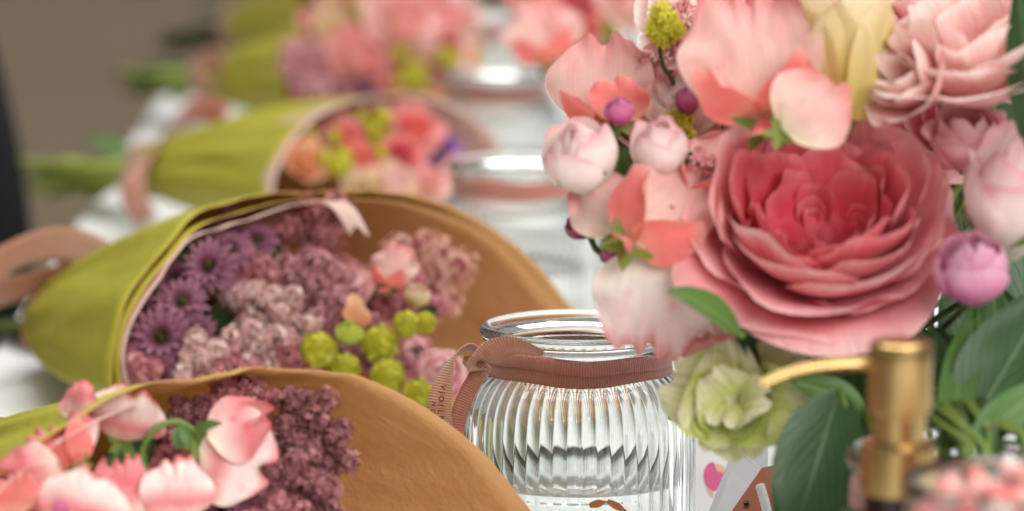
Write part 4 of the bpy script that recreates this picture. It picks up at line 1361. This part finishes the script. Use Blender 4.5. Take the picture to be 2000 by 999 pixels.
for k, (lb, b_, t_, wd_) in enumerate([
        ('dark leaf low behind the stems beside the pump', (1830, 900, 1.16), (1770, 640, 1.18), .034), ('dark leaf behind the round magenta bud', (1930, 760, 1.15), (1900, 480, 1.16), .034),
        ('dark leaf behind the blush rosebud at the right edge', (2000, 640, 1.15), (2010, 330, 1.16), .036), ('dark leaf behind the upper right ruffled flower', (1960, 330, 1.18), (1990, 60, 1.17), .032),
        ('dark leaf at the right edge above the tumbler', (2010, 900, 1.14), (2030, 640, 1.15), .036), ('dark leaf behind the top of the open rose', (1720, 300, 1.17), (1650, 100, 1.18), .026),
        ('dark leaf under the open rose behind the nozzle', (1700, 880, 1.14), (1620, 620, 1.15), .036), ('dark leaf right behind the pump head', (1800, 880, 1.17), (1720, 600, 1.18), .040), ('broad dark leaf far back at the right edge', (1960, 900, 1.19), (1990, 540, 1.20), .048),
        ('dark leaf left of the blush rosebud', (1900, 560, 1.17), (1850, 300, 1.18), .036), ('dark leaf between stems left of the candy tumbler', (1880, 900, 1.12), (1860, 660, 1.13), .028)]):
    leaf_thing(lb, b_, t_, wd_, (.1 * math.sin(k), .15, 1), M_leafd, .25, 30 + k, 30 + k)

# ------------------------------------------------------------------ gold pump bottle
p = W(1755, 900, .955)
PB = thing('pump_bottle', 'dark glass bottle with a gold pump head and nozzle pointing left', 'bottle', Vector((p.x, p.y, 0)))
mp = .955 / F
zc = p.z


def zpx(py):
    return W(1755, py, .955).z


def lath(name, prof, n=64, m_=None, k=2):
    v, f, uv = lathe(refine(prof, k) if k > 1 else prof, n)
    me = mesh(name, v, f, m_, uv)
    me.set_sharp_from_angle(angle=.5)
    return put(name, me, PB, T(p.x, p.y, 0))


R1, R2, R3 = 62 * mp, 52 * mp, 75 * mp
z = zpx
lath('pump_head', [(0, z(800)), (R1 * .96, z(800)), (R1, z(797)), (R1, z(792)), (R1, z(700)), (R1, z(672)), (R1 * .97, z(664)), (R1 * .88, z(660)), (0, z(658))], 64, M_gold, 1)
lath('pump_shaft', [(0, z(862)), (R2, z(862)), (R2, z(840)), (R2, z(799)), (0, z(799))], 64, M_gold, 1)
lath('pump_collar', [(0, z(966)), (R3 * .97, z(966)), (R3, z(962)), (R3, z(880)), (R3 * .99, z(868)), (R3 * .94, z(863)), (R2 * 1.02, z(862)), (0, z(861.5))], 64, M_gold, 1)
lath('bottle_neck', [(0, z(1010)), (R3 * .9, z(1010)), (R3 * .9, z(967)), (0, z(967))], 48, M_dark, 1)
lath('bottle_body', [(0, .0005), (.024, .0005), (.0265, .002), (.027, .006), (.027, z(1090)), (.0255, z(1050)), (.019, z(1020)), (R3 * .92, z(1010)), (0, z(1009))], 64, M_dark, 1)
nz = [(1715, 712, .955), (1640, 714, .953), (1575, 722, .950), (1525, 736, .947), (1484, 754, .945)]
v, f, uv = tube(P_(*nz), 13 * mp, 9 * mp, 16, 24)
obj('pump_nozzle', v, f, M_gold, PB, uv)

# ------------------------------------------------------------------ glass of pink sweets at the lower right corner
p = W(1985, 935, .90)
zt = p.z
GL = thing('candy_glass', 'clear glass tumbler full of pink sweets at the lower right corner', 'glass', Vector((p.x, p.y, 0)))
R = .0305
v, f, uv = lathe([(0, .0006), (R * .9, .0006), (R * .97, .003), (R, .01), (R, zt - .004), (R * .995, zt - .001), (R * .975, zt), (R * .955, zt - .001), (R * .95, zt - .004), (R * .95, .012), (R * .9, .009), (0, .009)], 96)
put('tumbler', mesh('tumbler', v, f, M_glass, uv), GL, T(p.x, p.y, 0))
M_sw = [petal_mat('sweet_pink', [(0, S(238, 140, 138)), (.5, S(244, 180, 172)), (1, S(248, 214, 206))], .1, .2), petal_mat('sweet_white', [(0, S(244, 218, 210)), (.5, S(248, 234, 228)), (1, S(240, 176, 174))], .1, .2), petal_mat('sweet_coral', [(0, S(226, 104, 106)), (.5, S(238, 148, 142)), (1, S(246, 196, 188))], .1, .2)]


def sweet_mesh(seed, m_):
    r = random.Random(seed)
    o3 = Vector((r.random() * 9, r.random() * 9, r.random() * 9))

    def fn(i, t):
        th, ph = PI * t, 2 * PI * i
        d = Vector((math.sin(th) * math.cos(ph), math.sin(th) * math.sin(ph), math.cos(th)))
        k = 1 + .22 * noise.noise(d * 1.4 + o3)
        return Vector((d.x * 1.25, d.y * .9, d.z * .75)) * k * .0048
    v, f, uv = grid(fn, 14, 9, True)
    return mesh('sweet', v, f, m_, uv)


SW = [sweet_mesh(k, M_sw[k % 3]) for k in range(9)]
rs = random.Random(4)
lay = 0
count = 0
for L_ in range(5):
    zz = zt - .006 - L_ * .0072
    for q, (rad, n_) in enumerate(((0, 1), (.0098, 6), (.0192, 11), (.0243, 14))):
        if L_ > 1 and q < 3:
            continue
        if q == 3 and L_ == 0:
            continue
        for k in range(n_):
            a = 2 * PI * k / n_ + L_ * .4 + q
            c = Vector((p.x + rad * math.cos(a), p.y + rad * math.sin(a), zz + (rs.uniform(-.001, .003) if L_ == 0 else 0)))
            if c.y > p.y + .012 and L_ > 0:
                continue
            o = put('pink_sweet', SW[(count * 5) % 9], None, T(*c) @ Matrix.Rotation(rs.uniform(0, 6), 4, Vector((rs.uniform(-1, 1), rs.uniform(-1, 1), rs.uniform(-1, 1)))) @ Matrix.Scale(rs.uniform(.85, 1.05), 4))
            tag(o, 'small rounded pink and white sweet inside the corner tumbler', 'sweet', 'sweets in the tumbler')
            count += 1
# core of sweets below that keeps the top heap from hanging in the air
v, f, uv = lathe([(0, .0100), (.022, .0100), (.0235, .02), (.0205, zt - .045), (.018, zt - .018), (0, zt - .016)], 24)
tag(put('sweet_heap', mesh('sweet_heap', v, f, M_sw[0], uv), None, T(p.x, p.y, 0)), 'mass of pink sweets filling the corner tumbler', 'sweets', None, 'stuff')

# ------------------------------------------------------------------ cards, tag and cup
def flat(name, label, cate, pts, m_, zoff, thick=.0006, parent=None, group=None):
    """a sheet whose corners are the points where the photograph shows them on the table"""
    P = []
    for (px, py) in pts:
        d = W(px, py, 1) - CAM
        q = CAM + d * ((zoff - CAM.z) / d.z)
        P.append(q)
    n = len(P)
    v = P + [q + Vector((0, 0, thick)) for q in P]
    f = [tuple(range(n))[::-1], tuple(range(n, 2 * n))] + [(i, (i + 1) % n, n + (i + 1) % n, n + i) for i in range(n)]
    o = obj(name, v, f, m_, parent, None, False)
    if not parent:
        tag(o, label, cate, group)
    return o


def petal_print(name, cols):
    """white card printed with soft pink blossoms"""
    m, nt, bs, out = mat(name)
    tc = N(nt, 'ShaderNodeTexCoord')
    vo = N(nt, 'ShaderNodeTexVoronoi')
    vo.inputs['Scale'].default_value = 26
    nt.links.new(tc.outputs['Object'], vo.inputs[0])
    c = ramp(nt, vo.outputs['Distance'], [(0, cols[0]), (.22, cols[1]), (.27, cols[2]), (.34, S(240, 240, 240))])
    nt.links.new(c, bs.inputs['Base Color'])
    bs.inputs['Roughness'].default_value = .5
    return m


def standing(name, label, cate, pts, m_, thick=.0008, parent=None, uvs=None):
    P = [W(*q) for q in pts]
    n_ = (P[1] - P[0]).cross(P[2] - P[0]).normalized()
    n = len(P)
    v = P + [q + n_ * thick for q in P]
    f = [tuple(range(n))[::-1], tuple(range(n, 2 * n))] + [(i, (i + 1) % n, n + (i + 1) % n, n + i) for i in range(n)]
    o = obj(name, v, f, m_, parent, None, False)
    if not parent:
        tag(o, label, cate)
    return o


CD = thing('printed_card', 'white card printed with a pink blossom right of the sharp jar', 'card', W(1400, 1130, 1.30))
standing('card_sheet', '', '', [(1330, 1180, 1.275), (1330, 860, 1.31), (1520, 850, 1.31), (1540, 1180, 1.27)], M_white, .0008, CD)
# the printed blossom: two flat ink shapes on the sheet
ink1 = plain_mat('pink_ink', S(226, 96, 150), .5, .12, 90)
ink2 = plain_mat('peach_ink', S(244, 190, 160), .5, .15, 90)


def on_card(px, py, lift):
    A, B, C_ = W(1330, 1180, 1.275), W(1330, 860, 1.31), W(1520, 850, 1.31)
    n_ = (B - A).cross(C_ - A).normalized()
    if n_.dot(CAM - A) < 0:
        n_ = -n_
    d = W(px, py, 1) - CAM
    q = CAM + d * ((A - CAM).dot(n_) / d.dot(n_))
    return q + n_ * (lift + .0009)


def ink(name, pts, m_, lift):
    n = 28
    P = [cat([Vector((x, y, 0)) for x, y in pts], k / n, True) for k in range(n)]
    v = [on_card(q.x, q.y, lift) for q in P]
    obj(name, v, [tuple(range(n))], m_, CD, None, False)


ink('pink_print', [(1380, 912), (1394, 906), (1398, 922), (1412, 928), (1405, 950), (1396, 962), (1380, 952), (1374, 930)], ink1, .0003)
ink('peach_print', [(1396, 910), (1412, 912), (1416, 924), (1404, 926)], ink2, .0002)
ink('peach_print', [(1380, 952), (1396, 962), (1392, 974), (1384, 968)], ink2, .0002)
for k, (px, py) in enumerate([(1414, 935), (1416, 946), (1416, 962)]):
    ink('dot_print', [(px - 3, py), (px, py - 4), (px + 3, py), (px, py + 4)], plain_mat('mauve_ink', S(170, 110, 140)), .0003)

LF = thing('folded_leaflet', 'pale grey leaflet standing diagonally in front of the printed card', 'leaflet', W(1430, 1100, 1.22))
standing('sheet', '', '', [(1370, 1040, 1.225), (1432, 878, 1.245), (1500, 870, 1.25), (1500, 930, 1.245), (1420, 1040, 1.225)], plain_mat('pale_grey_card', S(206, 210, 214), .6, .03, 30), .0008, LF)
v, f, uv = tube(P_((1443, 882, 1.235), (1462, 898, 1.234), (1486, 918, 1.233)), .0003, .0003, 6, 8)
tag(obj('white_thread', v, f, M_white, None, uv), 'thin white thread lying across the grey leaflet', 'thread')
TG = thing('brown_tag', 'brown card tag with a punched hole beside the broad dark leaf', 'tag', W(1470, 1080, 1.20))
standing('tag_sheet', '', '', [(1400, 1040, 1.195), (1488, 914, 1.215), (1560, 900, 1.22), (1560, 1040, 1.195)], M_tagbr, .0008, TG)
v, f, uv = lathe([(0, 0), (.0011, 0), (.0011, .0003), (0, .0003)], 20)
A, B, C_ = W(1400, 1040, 1.195), W(1488, 914, 1.215), W(1560, 900, 1.22)
n_ = (B - A).cross(C_ - A).normalized()
if n_.dot(CAM - A) < 0:
    n_ = -n_
d = W(1456, 987, 1) - CAM
q = CAM + d * ((A - CAM).dot(n_) / d.dot(n_))
put('punched_hole', mesh('punched_hole', v, f, M_dark, uv), TG, frame(q + n_ * .0012, n_, UP))
v, f, uv = tube(P_((1484, 948, 1.185), (1492, 975, 1.183), (1506, 1030, 1.18)), .0017, .0017, 10, 8)
tag(obj('paper_straw', v, f, M_white, None, uv), 'short white rod standing between brown tag and broad leaf', 'rod')

flat('printed_card', 'blurred white card with pink print beside the third jar', 'card', [(1010, 250), (1050, 120), (1240, 120), (1280, 250)], petal_print('pink_print_card', [S(214, 96, 150), S(228, 140, 180), S(240, 210, 220)]), .001)
p = W(1250, 45, 2.6)
p.z = .0005
CU = thing('white_cup', 'plain white ceramic cup behind the upper left flowers of the bunch', 'cup', p)
v, f, uv = lathe(refine([(0, 0), (.014, 0), (.0165, .002), (.0178, .02), (.0182, .060), (.0182, .107), (.0175, .1082), (.0168, .107), (.0166, .03), (.015, .006), (0, .005)], 3), 48)
put('cup_body', mesh('cup_body', v, f, plain_mat('white_ceramic', S(240, 240, 238), .3, .02), uv), CU, T(*p))

# ------------------------------------------------------------------ a second bunch of flowers far behind, top centre right
def far_flower(name, label, cate, px, py, d, R, mo, mi_, seed, kind='bloom'):
    p = W(px, py, d)
    o = thing(name, label, cate, p, 'blurred flowers in the far jar')
    if kind == 'bloom':
        bloom(o, 'blossom', px, py, d, R, seed, mo, mi_)
    elif kind == 'pea':
        sweet_pea(o, 'sweet_pea', frame(p, D(-.2, .2, 1), D(-.2, 1, 0)), R, seed, mo, mi_, False)
    else:
        floret_head(o, 'florets', clumps_at(px, py, d, R, 4, seed), 40, R * .25, mo, M_vib, seed)
    stem(o, [p, p.lerp(FB, .5) + Vector((0, 0, .01)), FB], .0016, M_stemd)
    return o


pF = W(1290, 110, 2.12)
pF.z = .0005
FB = pF + Vector((0, 0, .05))
FJ = thing('ribbed_glass_jar', 'blurred glass jar hidden behind the right bunch, holding far flowers', 'jar', pF, 'ribbed glass jars along the table')
put('jar_body', JM[False], FJ, T(*pF))
far_flower('sweet_pea_flower', 'blurred salmon sweet pea hanging right of the far jars', 'sweet pea', 1070, 120, 2.0, .042, M_pea, M_peac, 301, 'pea')
far_flower('blurred_rose', 'blurred coral red rose right of the farthest jar', 'rose', 1100, 45, 2.02, .020, M_peac, M_rose_i, 302)
far_flower('lime_bud_spray', 'blurred lime green buds at the top edge left of the white cup', 'buds', 1165, 20, 2.05, .018, M_vib, M_vib, 303, 'fl')
far_flower('blurred_rose', 'blurred cream rose below the far lime buds', 'rose', 1130, 55, 2.06, .018, M_cream, M_cream, 304)
far_flower('blurred_rose', 'blurred pale pink rose at the top edge above the white cup', 'rose', 1220, 12, 2.0, .024, M_peap, M_blush, 305)
far_flower('blurred_rose', 'blurred peach pink rose at the top edge right of the white cup', 'rose', 1350, 5, 2.02, .030, M_blush, M_pea, 306)
far_flower('blurred_rose', 'blurred pink rose at the top edge left of the lime buds', 'rose', 1040, 5, 2.1, .022, M_pea, M_rose_i, 307)
far_flower('blurred_rose', 'blurred blush rose at the top edge between cup and salmon sweet pea', 'rose', 1290, 15, 2.03, .022, M_blush, M_peap, 308)

# ------------------------------------------------------------------ dark chair beside the table, left edge
CH = thing('dark_chair', 'dark navy padded chair at the left edge beyond the table', 'chair', Vector((-.59, 2.75, -.745)))


def cbox(name, x0, x1, y0, y1, z0, z1, bv):
    v, f = box(x0, x1, y0, y1, z0, z1)
    return bevel(obj(name, v, f, M_navy, CH, None, True), bv, 5)


def fback(i, t):
    s = i * 2 - 1
    hw = .26 + .035 * math.sin(PI * (t * .8 + .1)) - .05 * t ** 4
    return Vector((-.572 + s * hw, 2.60 + .035 * (1 - s * s) - .09 * t, lerp(-.34, .20, t) + .02 * (1 - s * s) * t))


v, f, uv = grid(fback, 24, 20)
o = obj('backrest', v, f, M_navy, CH, uv)
s_ = o.modifiers.new('pad', 'SOLIDIFY')
s_.thickness = .05
bevel(o, .015, 4)
cbox('seat', -.815, -.305, 2.62, 3.10, -.36, -.27, .03)
for k, (x, y) in enumerate(((-.80, 2.64), (-.35, 2.64), (-.80, 3.06), (-.35, 3.06))):
    v, f, uv = tube([Vector((x, y, -.745)), Vector((x, y, -.5)), Vector((x, y, -.34))], .014, .02, 12, 6)
    obj('leg', v, f, M_dark, CH, uv)
